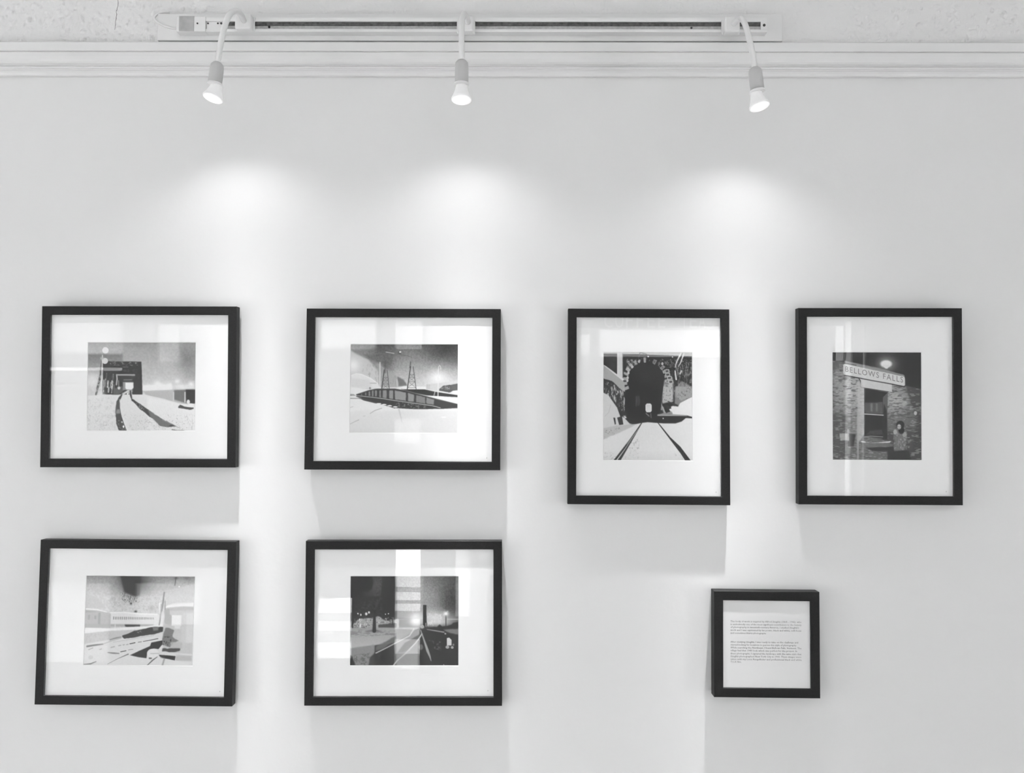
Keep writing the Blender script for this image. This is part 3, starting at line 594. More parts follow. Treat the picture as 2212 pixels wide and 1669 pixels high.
def yard_print():
    t = Tone(60, 70, 1930, 1590, 205, 280); R = FULL(t)
    t.grad(R, 150, (0, 70), 205, (0, 420)); t.grain(14, 26)  # sky painted paler with the glass veil, around the dark unveiled column
    t.glow(860, 130, 270, 62, 1, 250); t.poly([(640, 70), (1000, 70), (985, 400), (900, 420), (720, 350)], 62, 1, 12)
    t.spots([(640, 330), (980, 330), (980, 520), (700, 520)], 80, 30, .5, .9, .7, 1.4); t.glow(840, 540, 18, 62, 1); t.glow(925, 675, 26, 66, 1, 18)
    t.poly([(60, 380), (260, 440), (420, 620), (60, 640)], 190, .7, 10, 5, 80); t.poly([(980, 420), (1300, 380), (1320, 720), (980, 700)], 208, .7, 10, 4, 80); t.glow(1200, 620, 60, 165, .6, 50)
    t.spots([(500, 450), (1320, 380), (1320, 720), (500, 720)], 160, 50, .58, .5)
    # buildings left, train of coaches
    t.poly([(60, 640), (130, 640), (420, 690), (500, 720), (500, 960), (60, 960)], 178, .9, 2); t.line([(60, 640), (260, 650), (430, 690)], [24, 20, 12], 236); t.poly([(60, 665), (300, 690), (60, 700)], 150, .7, 3)
    t.rect(285, 700, 325, 900, 150, .8, 2); t.rect(110, 740, 140, 820, 150, .8, 2); t.rect(220, 750, 250, 810, 145, .8, 2); t.rect(60, 890, 480, 950, 168, .7, 4)
    t.poly([(500, 700), (780, 700), (1130, 715), (1400, 740), (1400, 900), (500, 900)], 222, .95, 2); t.line([(500, 700), (720, 692), (1000, 715), (1300, 720)], 20, 236)
    x = 540
    while x < 1225:
        w_ = 22 - (x - 540) * .012; h = 26 - (x - 540) * .012; t.rect(x, 792 - h, x + w_, 790 + h, 142, .85, 1); x += w_ * 1.75
    t.rect(500, 890, 1240, 935, 160, .7, 3); t.poly([(740, 898), (1010, 898), (1005, 935), (760, 940)], 74, 1, 2, 2, 40)
    t.line([(580, 900), (578, 1060)], 14, 220, .9)
    # snow platform and embankment
    t.poly([(60, 960), (500, 965), (1150, 920), (1400, 880), (1400, 960), (1100, 970), (500, 1010), (60, 1060)], 236, 1, 2)
    t.poly([(60, 1060), (500, 1010), (1000, 990), (1000, 1110), (500, 1150), (60, 1240)], 194, .9, 3); t.spots([(60, 1060), (500, 1010), (500, 1160), (60, 1220)], 176, 60, .5, .6)
    t.poly([(60, 1240), (500, 1160), (1400, 1020), (1930, 1100), (1930, 1590), (60, 1590)], 218, 1, 3)
    t.poly([(700, 1090), (900, 1010), (1100, 965), (1210, 935), (1410, 935), (1405, 1010), (1250, 1060), (1100, 1080), (900, 1120), (740, 1140)], 74, 1, 1, 3, 60)
    t.spots([(940, 1000), (1060, 980), (1060, 1040), (950, 1060)], 150, 40, .45, .7); t.poly([(1220, 935), (1330, 930), (1320, 990), (1240, 1000)], 150, .7, 3)
    t.line([(500, 1160), (600, 1130), (690, 1110)], [18, 24, 14], 120, .8, 2); t.line([(110, 1275), (260, 1250), (380, 1235)], [30, 26, 16], 95, .9, 2); t.line([(380, 1235), (480, 1195), (690, 1130)], 10, 160, .8)
    for a, b in (((140, 1330), (210, 1300)), ((330, 1325), (360, 1315)), ((520, 1290), (580, 1275)), ((650, 1260), (690, 1250)), ((725, 1245), (750, 1240)), ((785, 1240), (815, 1232))): t.line([a, b], 14, 145, .8)
    t.line([(845, 1225), (930, 1205)], 16, 84, 1, 0); t.line([(985, 1197), (1040, 1188)], 12, 120, .9, 0); t.line([(1070, 1182), (1190, 1160), (1320, 1132)], [10, 12, 14], 82, 1, 0); t.line([(560, 1200), (900, 1140), (1110, 1100), (1250, 1080)], 8, 170, .7)
    t.line([(470, 1375), (560, 1385), (660, 1390)], [12, 26, 18], 125, .9, 1); t.line([(690, 1362), (780, 1342)], 14, 80, 1, 0); t.line([(820, 1330), (900, 1315)], 8, 110, .9, 0)
    t.line([(470, 1572), (640, 1480), (820, 1400)], [6, 8, 20], 110, .85, 0); t.line([(60, 1582), (180, 1570), (275, 1530)], [12, 18, 10], 90, .9, 1); t.disc(180, 1460, 50, 40, 190, .6)
    # pit
    t.poly([(850, 1418), (1000, 1345), (1190, 1260), (1210, 1200), (1400, 1160), (1410, 1110), (1400, 1260), (1340, 1310), (1260, 1300), (1180, 1320), (1145, 1380), (1135, 1465), (1000, 1450)], 62, 1, 1)
    t.poly([(1390, 1240), (1430, 1230), (1370, 1320), (1330, 1320)], 225, 1, 1); t.disc(1240, 1380, 105, 80, 226, 1, .12); t.rect(1175, 1455, 1225, 1475, 74)
    # railcar at right
    t.poly([(1420, 610), (1500, 545), (1700, 520), (1915, 520), (1915, 1590), (1650, 1500), (1640, 1400), (1420, 1340), (1400, 1100)], 196, .9, 2)
    t.poly([(1425, 610), (1460, 570), (1560, 530), (1700, 515), (1915, 515), (1915, 580), (1700, 580), (1500, 600)], 234, 1, 1); t.poly([(1430, 625), (1760, 585), (1915, 600), (1915, 640), (1500, 660)], 176, .7, 3)
    t.poly([(1415, 640), (1500, 620), (1510, 720), (1545, 740), (1550, 900), (1430, 880)], 160, .8, 3, 3, 50); t.rect(1550, 730, 1715, 910, 230, 1, 2); t.rect(1600, 900, 1700, 960, 222, .9, 3); t.rect(1720, 690, 1800, 1200, 206, .7, 4); t.rect(1800, 690, 1915, 1200, 224, .6, 6)
    t.poly([(1400, 1100), (1440, 940), (1520, 950), (1600, 990), (1560, 1100), (1700, 1170), (1600, 1190), (1530, 1280), (1400, 1230)], 120, .9, 2, 3, 44); t.spots([(1400, 1100), (1560, 1080), (1540, 1270), (1400, 1240)], 66, 40, .5, .9)
    t.poly([(1540, 1190), (1740, 1190), (1735, 1300), (1540, 1300)], 184, .8, 3); t.poly([(1400, 1290), (1500, 1295), (1720, 1290), (1700, 1340), (1600, 1362), (1400, 1340)], 84, 1, 2, 3, 40)
    t.line([(1210, 1385), (1400, 1370), (1900, 1400)], [12, 20, 30], 216, 1); t.line([(1200, 1388), (1350, 1385)], 8, 165)
    t.poly([(1345, 1405), (1520, 1415), (1635, 1425), (1620, 1500), (1500, 1475), (1380, 1465)], 66, 1, 1); t.poly([(1635, 1425), (1900, 1420), (1900, 1500), (1625, 1500)], 184, .8, 3)
    t.poly([(1345, 1430), (1420, 1460), (1500, 1480), (1640, 1505), (1915, 1510), (1915, 1590), (1150, 1590)], 220, .8, 3); t.line([(1150, 1588), (1240, 1500), (1320, 1440)], [14, 22, 10], 100, .9, 0); t.line([(1410, 1588), (1440, 1480)], 26, 150, .8, 2)
    # masts
    t.line([(1405, 345), (1390, 520), (1355, 780), (1335, 900)], [22, 26, 16, 16], 120, .9); t.line([(1340, 530), (1345, 700)], 34, 236, .9, 3); t.line([(1425, 500), (1430, 640)], 14, 130); t.line([(1420, 345), (1560, 320), (1740, 290)], 8, 160, .8, 0); t.line([(1430, 480), (1560, 330)], 6, 165, .8, 0)
    t.poly([(1350, 540), (1400, 540), (1350, 880), (1330, 880)], 150, .6, 2); t.disc(1390, 760, 40, 110, 222, .7)
    t.line([(1600, 90), (1585, 220)], 18, 100, .9); t.glow(1600, 100, 30, 90, .8, 18); t.glow(1780, 100, 50, 130, .8, 26); t.disc(1660, 245, 14, 14, 232)
    t.poly([(1440, 320), (1915, 200), (1915, 510), (1440, 560)], 204, .6, 10)
    t.grain(5, 14)
    return t
def night_track_print():
    t = Tone(88, 80, 1895, 1583, 64); R = FULL(t)
    t.grad([(1200, 80), (1895, 80), (1895, 800), (1200, 800)], 150, (1250, 0), 82, (1850, 0), 1, 2); t.grad([(860, 80), (1300, 80), (1300, 800), (860, 800)], 150, (860, 0), 172, (1300, 0), 1, 10)  # middle strip brightened for the shop-front reflection in the glass
    t.glow(1330, 450, 260, 165, .7, 200); t.glow(1520, 780, 330, 220, .95, 130); t.glow(1780, 520, 150, 68, .7, 260); t.glow(560, 250, 200, 92, .7, 220)
    t.grain(16, 16, t.blur(t.mask([(500, 80), (1895, 80), (1895, 700), (500, 700)]), 8))
    # foliage, dark
    t.poly([(88, 80), (440, 80), (470, 180), (440, 300), (370, 350), (300, 330), (300, 640), (88, 640)], 58, 1, 4); t.poly([(620, 80), (860, 80), (860, 900), (620, 780), (600, 400)], 62, .95, 6)
    t.poly([(140, 420), (860, 420), (860, 820), (140, 860)], 62, .9, 8); t.spots([(140, 560), (620, 420), (620, 800), (140, 800)], 96, 50, .52, .5)
    # lit brush behind
    t.poly([(140, 870), (240, 800), (460, 775), (560, 755), (640, 810), (760, 840), (860, 800), (900, 780), (900, 960), (140, 960)], 168, 1, 2, 5, 60); t.spots([(140, 780), (860, 760), (860, 920), (140, 940)], 84, 44, .55, .8); t.spots([(160, 800), (860, 770), (860, 900), (160, 920)], 222, 30, .6, .8)
    t.poly([(560, 890), (860, 870), (860, 960), (560, 940)], 74, .9, 3, 3, 50); t.spots([(140, 900), (470, 890), (470, 970), (140, 970)], 78, 40, .5, .9)
    for x, y, a, b in ((215, 710, 14, 18), (265, 730, 14, 26), (355, 715, 26, 32), (400, 690, 20, 26), (245, 810, 12, 26), (255, 910, 18, 50), (725, 712, 12, 12), (675, 720, 8, 14)): t.disc(x, y, a, b, 225, 1, .5)
    # ground left
    t.grad([(88, 950), (860, 945), (1250, 940), (1250, 1200), (860, 1190), (700, 1210), (500, 1240), (88, 1300)], 160, (0, 950), 182, (0, 1250), 1, 3); t.spots([(88, 980), (860, 980), (860, 1080), (88, 1100)], 112, 90, .5, .6, 1.6, .6)
    t.poly([(460, 975), (640, 1000), (560, 1030), (300, 1010)], 96, .6, 4, 3, 40); t.poly([(600, 1220), (860, 1080), (860, 1190), (700, 1220)], 92, .8, 4, 4, 50)
    t.line([(490, 580), (492, 780), (490, 1000)], [30, 46, 62], 60, 1, 1); t.line([(490, 640), (590, 450)], 14, 80, .8); t.line([(490, 640), (430, 560)], 12, 74, .8); t.line([(798, 830), (800, 900)], 18, 64)
    # track bed
    t.poly([(88, 1370), (500, 1340), (860, 1190), (1220, 960), (1280, 930), (1895, 960), (1895, 1583), (88, 1583)], 64, 1, 3)
    t.poly([(88, 1290), (500, 1230), (500, 1360), (420, 1450), (400, 1583), (180, 1583), (120, 1420), (88, 1400)], 150, .9, 4, 4, 60); t.spots([(150, 1400), (430, 1370), (400, 1583), (170, 1583)], 96, 44, .45, .8)
    t.poly([(860, 1370), (1000, 1360), (1220, 1160), (1220, 1583), (860, 1583)], 148, .7, 8, 4, 80); t.poly([(860, 1190), (1100, 1000), (1250, 960), (1240, 1060), (1000, 1200), (860, 1380)], 160, .8, 4)
    t.line([(520, 1370), (700, 1280), (860, 1195), (1080, 1080), (1150, 970)], [16, 16, 18, 18, 22], 205, 1, 1); t.poly([(520, 1250), (700, 1180), (780, 1200), (640, 1290), (520, 1330)], 116, .8, 4, 4, 50)
    t.line([(810, 1583), (870, 1500), (1020, 1370), (1180, 1200), (1290, 1050)], [20, 20, 20, 20, 14], 190, .9, 1)
    t.line([(1265, 990), (1320, 1150), (1380, 1330), (1420, 1430), (1440, 1500)], [14, 24, 44, 26, 10], 170, .95, 1); t.line([(1280, 1050), (1225, 1150)], 14, 200)
    t.spots([(1400, 1140), (1600, 1180), (1600, 1330), (1450, 1280)], 120, 50, .5, .8); t.disc(1270, 1270, 40, 56, 128, .8)
    t.poly([(1700, 1120), (1740, 1110), (1780, 1150), (1780, 1240), (1700, 1245)], 205, 1, 1); t.disc(1710, 1270, 36, 30, 165); t.disc(1790, 1275, 28, 26, 170); t.disc(1810, 1230, 18, 22, 130); t.disc(1650, 1562, 8, 8, 200)
    # horizon right
    t.glow(1190, 830, 120, 236, 1, 90); t.glow(1180, 760, 60, 230, .8); t.glow(1500, 850, 240, 214, .9, 60); t.spots([(1360, 700), (1620, 720), (1600, 900), (1360, 920)], 228, 50, .55, .8); t.rect(1700, 795, 1895, 812, 205, .7, 3)
    t.poly([(1360, 950), (1540, 930), (1580, 880), (1620, 930), (1780, 900), (1800, 860), (1895, 850), (1895, 960), (1640, 980)], 64, 1, 2, 3, 40); t.poly([(1640, 985), (1895, 960), (1895, 1060), (1760, 1040)], 140, .8, 4, 4, 40); t.line([(1370, 975), (1500, 995), (1650, 1020)], [10, 18, 20], 165, .9, 1)
    t.disc(1675, 1045, 18, 16, 170)
    t.poly([(1300, 565), (1358, 565), (1362, 800), (1372, 940), (1300, 940)], 62, 1, 1); t.line([(1348, 870), (1352, 930)], 10, 190, .9, 0)
    t.line([(1690, 400), (1684, 700)], 16, 76, .7, 1); t.line([(1684, 740), (1684, 930)], 14, 70, 1, 0); t.glow(1684, 710, 46, 240, 1, 40); t.disc(1684, 710, 26, 24, 242); t.line([(1640, 735), (1720, 670)], 7, 236, .8)
    t.disc(1290, 930, 40, 36, 190, .9); t.spots([(1220, 900), (1330, 900), (1330, 980), (1220, 980)], 90, 24, .5, .8)
    t.grain(5, 14)
    return t

MATV = lin(238)
def tone_mesh(name, t, x0, x1, z0, z1, y, parent):
    A = np.clip(t.A, 54, 246); L = ((A / 255 + .055) / 1.055) ** 2.4; L = np.clip(L * .92 / MATV - .022, .008, .9)
    H, W = A.shape
    xs = np.linspace(x0, x1, W); zs = np.linspace(z1, z0, H); X, Z = np.meshgrid(xs, zs)
    v = np.stack([X, np.full_like(X, y), Z], -1).reshape(-1, 3); i = np.arange(H * W).reshape(H, W)
    q = np.stack([i[:-1, :-1], i[1:, :-1], i[1:, 1:], i[:-1, 1:]], -1).reshape(-1, 4)
    me = bpy.data.meshes.new(name); me.vertices.add(len(v)); me.vertices.foreach_set('co', v.ravel())
    me.loops.add(q.size); me.loops.foreach_set('vertex_index', q.ravel().astype(np.int32))
    me.polygons.add(len(q)); me.polygons.foreach_set('loop_start', (np.arange(len(q)) * 4).astype(np.int32)); me.polygons.foreach_set('loop_total', np.full(len(q), 4, np.int32))
    ca = me.color_attributes.new('tone', 'FLOAT_COLOR', 'POINT'); c = np.ones((len(v), 4), np.float32); c[:, :3] = L.reshape(-1, 1); ca.data.foreach_set('color', c.ravel())
    me.update(); me.validate(); me.materials.append(M['print'])
    o = bpy.data.objects.new(name, me); C.objects.link(o); o.parent = parent
    return o

# ------------------------------------------------------------------ picture frames
def ring(bm, w0, h0, w1, h1, y0, y1, cz, ch=.0):
    """mitred picture moulding: outer w0 x h0, sight opening w1 x h1, from y0 (front) back to y1"""
    prof = [(w0, h0, y1), (w0, h0, y0 + ch), (w0 - 2 * ch, h0 - 2 * ch, y0), (w1 + 2 * ch, h1 + 2 * ch, y0), (w1, h1, y0 + ch), (w1, h1, y1)]
    R_ = []
    for w_, h_, y in prof: R_.append([bm.verts.new((sx * w_ / 2, y, cz + sz * h_ / 2)) for sx, sz in ((-1, 1), (1, 1), (1, -1), (-1, -1))])
    for A, B in zip(R_, R_[1:] + R_[:1]):
        for k in range(4): bm.faces.new((A[k], A[(k + 1) % 4], B[(k + 1) % 4], B[k]))
FW, FH, FB = .5109, .4222, .0220
def picture(cx, cz, roll, lean, yaw, w_, h_, b, dep, label, cat='framed picture', group='black-framed pictures on the wall'):
    Y0 = -dep - abs(lean) * h_ / 2 - abs(yaw) * w_ / 2 - .001
    Rm = Matrix.Rotation(yaw, 4, 'Z') @ Matrix.Rotation(-lean, 4, 'X') @ Matrix.Rotation(roll, 4, 'Y')
    root = empty('picture_frame', (0, 0, 0), label, cat, group)
    T = Matrix.Translation((cx, Y0, ZC + cz)) @ Rm @ Matrix.Translation((0, dep, -h_ / 2))   # local origin: back of the bottom rail
    root.matrix_world = T
    bm = bmesh.new(); ring(bm, w_, h_, w_ - 2 * b, h_ - 2 * b, -dep, -.002, h_ / 2, .0008); obj('frame_moulding', bm, M['black'], root)
    bm = bmesh.new(); box(bm, -w_ / 2 + b * .6, w_ / 2 - b * .6, -dep + .0082 + .005, -.003, b * .6, h_ - b * .6); obj('backing_board', bm, M['backing'], root)
    iw, ih = w_ - 2 * b, h_ - 2 * b
    bm = bmesh.new(); box(bm, -iw / 2 + .0003, iw / 2 - .0003, -dep + .0015, -dep + .0030, b + .0003, h_ - b - .0003)
    g = obj('glass_pane', bm, M['glass'], root)
    return root
def mat_and_print(root, w_, h_, b, dep, pl, pr, pt, pb, tone, mark):
    """pl, pr, pt, pb: mat margins from the sight edge of the frame"""
    iw, ih = w_ - 2 * b, h_ - 2 * b; y0 = -dep + .0082; y1 = y0 + .0016
    X0, X1, Z0, Z1 = -iw / 2 + pl, iw / 2 - pr, b + pb, h_ - b - pt; e = .0012
    bm = bmesh.new()
    def q(r4, y): return [bm.verts.new((x, y, z)) for x, z in ((r4[0], r4[3]), (r4[1], r4[3]), (r4[1], r4[2]), (r4[0], r4[2]))]
    o_ = (-iw / 2 + .0002, iw / 2 - .0002, b + .0002, h_ - b - .0002)
    A = q(o_, y0); B = q((X0 - e, X1 + e, Z0 - e, Z1 + e), y0); D = q((X0 - e, X1 + e, Z0 - e, Z1 + e), y1 + .0008); E_ = q(o_, y1 + .0008)
    for P, Q in ((A, B), (B, D), (D, E_), (E_, A)):
        for k in range(4): bm.faces.new((P[k], P[(k + 1) % 4], Q[(k + 1) % 4], Q[k]))
    m = obj('mat_board', bm, M['matb'], root)
    bm = bmesh.new(); A = q((X0 - e, X1 + e, Z0 - e, Z1 + e), y0); B = q((X0, X1, Z0, Z1), y1)
    for k in range(4): bm.faces.new((A[k], A[(k + 1) % 4], B[(k + 1) % 4], B[k]))
    obj('bevel_edge', bm, M['bevel'], m)
    tone_mesh('photographic_print', tone, X0, X1, Z0, Z1, y1 + .0002, root)
    if mark:
        bm = bmesh.new(); mx, mz = iw / 2 - mark[0], b + mark[1]
        tube(bm, [(mx - .0008, y0 - .0002, mz - .0015), (mx, y0 - .0003, mz + .0018), (mx + .0012, y0 - .0002, mz - .0012), (mx - .0005, y0 - .0002, mz)], .00035, 5)
        obj('pencil_initial', bm, M['ink'], m)
    return m

DEP = .028
PX = .00121   # metres per photo pixel on the picture fronts
PICS = [
 ('TL', (-0.99606, 0.07645, -0.00301, -0.0182, 0.00841), 0, bridge_print, (78.9, 73, 60, 61), None,
  'black-framed landscape print of a dark railway bridge portal over snowy tracks'),
 ('TM', (-0.30278, 0.07367, -0.0014, 0.01167, 0.00184), 0, turntable_print, (77.5, 75, 58.8, 61.5), (11, 8),
  'black-framed landscape print of a railway turntable pit with two lattice pylons in snow'),
 ('TU', (0.3407, 0.03111, 0.0014, 0.00615, 0.0005), 1, tunnel_print, (59.2, 61.5, 75.5, 76.5), (11, 9),
  'black-framed upright print of a dark tunnel mouth with two rails running in through snow'),
 ('BF', (0.94073, 0.03388, -0.00093, -0.02196, -0.01147), 1, station_print, (57.4, 65.7, 76.7, 77.5), (14, 10),
  'black-framed upright print of a brick wall with a BELLOWS FALLS station sign'),
 ('BL', (-0.99074, -0.53619, 0.00441, 0.01377, 0.00563), 0, yard_print, (80, 71.6, 58.9, 64.5), (11, 11),
  'black-framed landscape print of a snowy rail yard with parked coaches, bottom left'),
 ('BM', (-0.2957, -0.53309, -0.00584, 0.0089, 0.00109), 0, night_track_print, (77.6, 75.6, 58.5, 64.6), (12, 12),
  'black-framed landscape print of a night track beside dark trees, below the turntable print'),
]
for key, (cx, cz, roll, lean, yaw), up, painter, mg, mk, label in PICS:
    w_, h_ = (FH, FW) if up else (FW, FH)
    root = picture(cx, cz, roll, lean, yaw, w_, h_, FB, DEP, label)
    iw, ih = w_ - 2 * FB, h_ - 2 * FB; tn = painter()
    sx = iw / (312.5 if up else 385.5) ; sy = ih / (385 if up else 312)
    m = mat_and_print(root, w_, h_, FB, DEP, mg[0] * sx, mg[1] * sx, mg[2] * sy, mg[3] * sy, tn, (mk[0] * sx, mk[1] * sy) if mk else None)
    if key == 'BF': station_root = root; station_geo = (-iw / 2 + mg[0] * sx, iw / 2 - mg[1] * sx, FB + mg[3] * sy, h_ - FB - mg[2] * sy, -DEP + .0082 + .0016)

def text_mesh(s, spacing=1.0, res=3):
    cu = bpy.data.curves.new('t', 'FONT'); cu.body = s; cu.size = 1; cu.resolution_u = res; cu.space_character = spacing; cu.fill_mode = 'FRONT'
    o = bpy.data.objects.new('t', cu); C.objects.link(o)
    bpy.context.view_layer.update()
    me = bpy.data.meshes.new_from_object(o.evaluated_get(bpy.context.evaluated_depsgraph_get()))
    n = len(me.vertices); co = np.empty(n * 3); me.vertices.foreach_get('co', co); co = co.reshape(-1, 3)
    faces = [tuple(p.vertices) for p in me.polygons]
    bpy.data.objects.remove(o); bpy.data.curves.remove(cu); bpy.data.meshes.remove(me)
    return co, faces

window_lettering()

# the lettering of the station sign in the print
def sign_letters():
    X0, X1, Z0, Z1, y = station_geo
    def P(u_, v_): return (X0 + (u_ - 65) / (1350 - 65) * (X1 - X0), Z1 - (v_ - 70) / (1605 - 70) * (Z1 - Z0))
    v, fc = text_mesh('BELLOWS FALLS', 1.25)
    mn, mxx = v[:, 0].min(), v[:, 0].max(); mz, mxz = v[:, 1].min(), v[:, 1].max()
    bm = bmesh.new(); vs = []
    for c in v:
        s = (c[0] - mn) / (mxx - mn); h = (c[1] - mz) / (mxz - mz)
        u_ = 250 + s * 838; vb = 345 + s * 158; vt = 268 + s * 152
        x, z = P(u_, vb + (vt - vb) * h); vs.append(bm.verts.new((x, y - .0002, z)))
    for q in fc:
        try: bm.faces.new([vs[i] for i in q])
        except ValueError: pass
    p = [c for c in station_root.children if c.name.startswith('photographic_print')][0]
    obj('sign_lettering', bm, M['ink'], p)
sign_letters()

# ------------------------------------------------------------------ small square frame with the printed statement
SW, SH, SB, SD = .2715, .2696, .0235, .035
sroot = picture(0.64223, -0.58015, 0.00504, 0.01106, -0.00078, SW, SH, SB, SD,
                'small square black frame holding a typed white text sheet, lower right of the wall', 'framed text', None)
bm = bmesh.new(); box(bm, -SW / 2 + SB + .0002, SW / 2 - SB - .0002, -SD + .0048, -SD + .0058, SB + .0002, SH - SB - .0002)
sheet = obj('text_sheet', bm, M['paper'], sroot)
LINES = [(1343.6, 1985, 'This body of work is inspired by Alfred Stieglitz (1864 - 1946), who'), (1350.1, 1985, 'is undoubtedly one of the most significant contributors to the history'),
 (1356.2, 1920, "of photography in twentieth-century America. I studied Stieglitz's"), (1362.6, 1980, 'work and I was captivated by his poetic, black and white, soft focus'), (1369, 1105, 'and sometimes blurry photographs.'),
 (1388.3, 1900, 'After studying Stieglitz, I was ready to take on the challenge and'), (1394.6, 1860, 'started looking for locations to pursue this style of photography.'), (1400.8, 1980, 'While searching the Northeast, I found Bellows Falls, Vermont. The'),
 (1407, 1870, 'village had that 1940 look which was perfect for the project. In'), (1413.6, 1980, 'these photographs, I captured the landscape with the same style that'), (1419.7, 1975, 'Stieglitz photographed New York City in 1900. These images were'),
 (1426, 1985, 'taken with my Leica Rangefinder and professional black and white'), (1431.8, 475, 'Tri-X film.')]
bm = bmesh.new(); pxm = (SW - 2 * SB) / 188.3
for yc, xe, s in LINES:
    v, fc = text_mesh(s, 1.0, 1); x0 = 16.5 * pxm - (SW / 2 - SB); x1 = x0 + ((xe - 200) / 11.642) * pxm
    kx = (x1 - x0) / v[:, 0].max(); kz = 5.4 * pxm
    zc = SB + (1487.5 - yc) * pxm * (SH - 2 * SB) / (190.5 * pxm)
    vs = [bm.verts.new((x0 + c[0] * kx, -SD + .0048 - .0003, zc + (c[1] - .3) * kz)) for c in v]
    for q in fc:
        try: bm.faces.new([vs[i] for i in q])
        except ValueError: pass
obj('printed_text', bm, M['ink'], sheet)

# ------------------------------------------------------------------ mounting board, light track
YBD, YTR = -.028, -.050            # face of the board, face of the track
def pxbox(bm, x0, y0, x1, y1, ya, yb, bev=0):
    a = at(x0, y0, ya); b = at(x1, y1, ya); box(bm, a.x, b.x, ya, yb, b.z, a.z, bev)
bm = bmesh.new(); a = at(341, 34, YBD); b = at(1690, 86.5, YBD)
box(bm, a.x, b.x, YBD, -.002, at(1106, 88.0, YBD).z, at(1106, 30, YBD).z, .001)
bo = obj('mounting_board', bm, M['board']); bo['label'] = 'long white painted board fixed above the moulding, carrying the light track'; bo['category'] = 'board'

tr = empty('light_track', at(1020, 68, YTR), 'white lighting track with a dark slot, screwed to the long white board', 'light track')
def child(o): o.parent = tr; o.matrix_parent_inverse = Matrix.Translation(-tr.location); return o
xa, xb = at(383, 60, YTR).x, at(1656.5, 60, YTR).x
zb, zt2 = at(1106, 69, YTR).z, at(1106, 38, YTR).z; s0, s1 = at(1106, 46.5, YTR).z, at(1106, 63, YTR).z
bm = bmesh.new()
box(bm, xa, xb, YTR, YBD, zb, s1); box(bm, xa, xb, YTR, YBD, s0, zt2); box(bm, xa, xb, YTR + .0096, YBD, s1, s0)
xe = at(445, 50, YTR).x; xe2 = at(1643.5, 50, YTR).x
child(obj('track_rail', bm, M['plastic']))
sm_ = (s0 * .55 + s1 * .45)
bm = bmesh.new(); box(bm, at(485, 50, YTR).x, xe2, YTR + .0065, YTR + .0095, s1 + .0002, s0 - .0002); child(obj('channel_back', bm, M['slotlip']))
bm = bmesh.new(); box(bm, at(485, 50, YTR).x, xe2, YTR + .0035, YTR + .0064, sm_, s0 - .0003); child(obj('conductor_strip', bm, M['slot']))
bm = bmesh.new(); box(bm, xa - .001, at(445, 50, YTR).x, YTR - .004, YBD, zb - .001, zt2 + .001, .0015)
feed = child(obj('end_feed_box', bm, M['plastic']))
yf = YTR - .0045
bm = bmesh.new(); pxbox(bm, 387, 34.5, 419, 67, yf, yf + .001); o = child(obj('end_tape', bm, M['tape'])); o['label'] = 'square patch of grey tape'
def screw(px, py, y, r=.0028, par=None):
    bm = bmesh.new(); c = at(px, py, y); lathe(bm, [(r, 0), (r, .0012), (r * .6, .0022)], Matrix.Translation(c) @ Matrix.Rotation(math.radians(90), 4, 'X'), 16)
    o = child(obj('screw', bm, M['screw'])); return o
screw(426.6, 50.6, yf, .0022)
bm = bmesh.new(); box(bm, at(446, 50, YTR).x, at(487, 50, YTR).x, YTR + .001, YTR + .004, s1 + .0004, s0 - .0004); child(obj('slot_cover', bm, M['plastic']))
for q in (449.5, 470.8, 478): screw(q, 50.6, YTR + .001, .0022 if q < 478 else .003)
bm = bmesh.new(); box(bm, xe2, xb, YTR - .0005, YTR + .006, s1 + .0002, s0 - .0002); child(obj('end_stop', bm, M['plastic'])); screw(1650.7, 54.5, YTR - .0005, .0036)
screw(581.6, 58.5, YTR + .0055, .0032); screw(1493.4, 60.5, YTR + .0055, .0028)

bm = bmesh.new(); tube(bm, catmull([at(366, 27.5, -.012), at(352, 27, -.02), at(339, 31, -.026), at(334, 39, -.028), at(341, 48, -.03), at(356, 56, -.03), at(372, 60.5, -.03), at(384, 61, -.03)]), .0028, 12)
o = obj('power_cable', bm, M['plastic'], smooth=True); o['label'] = 'short loop of white cable at the left end of the light track'; o['category'] = 'cable'

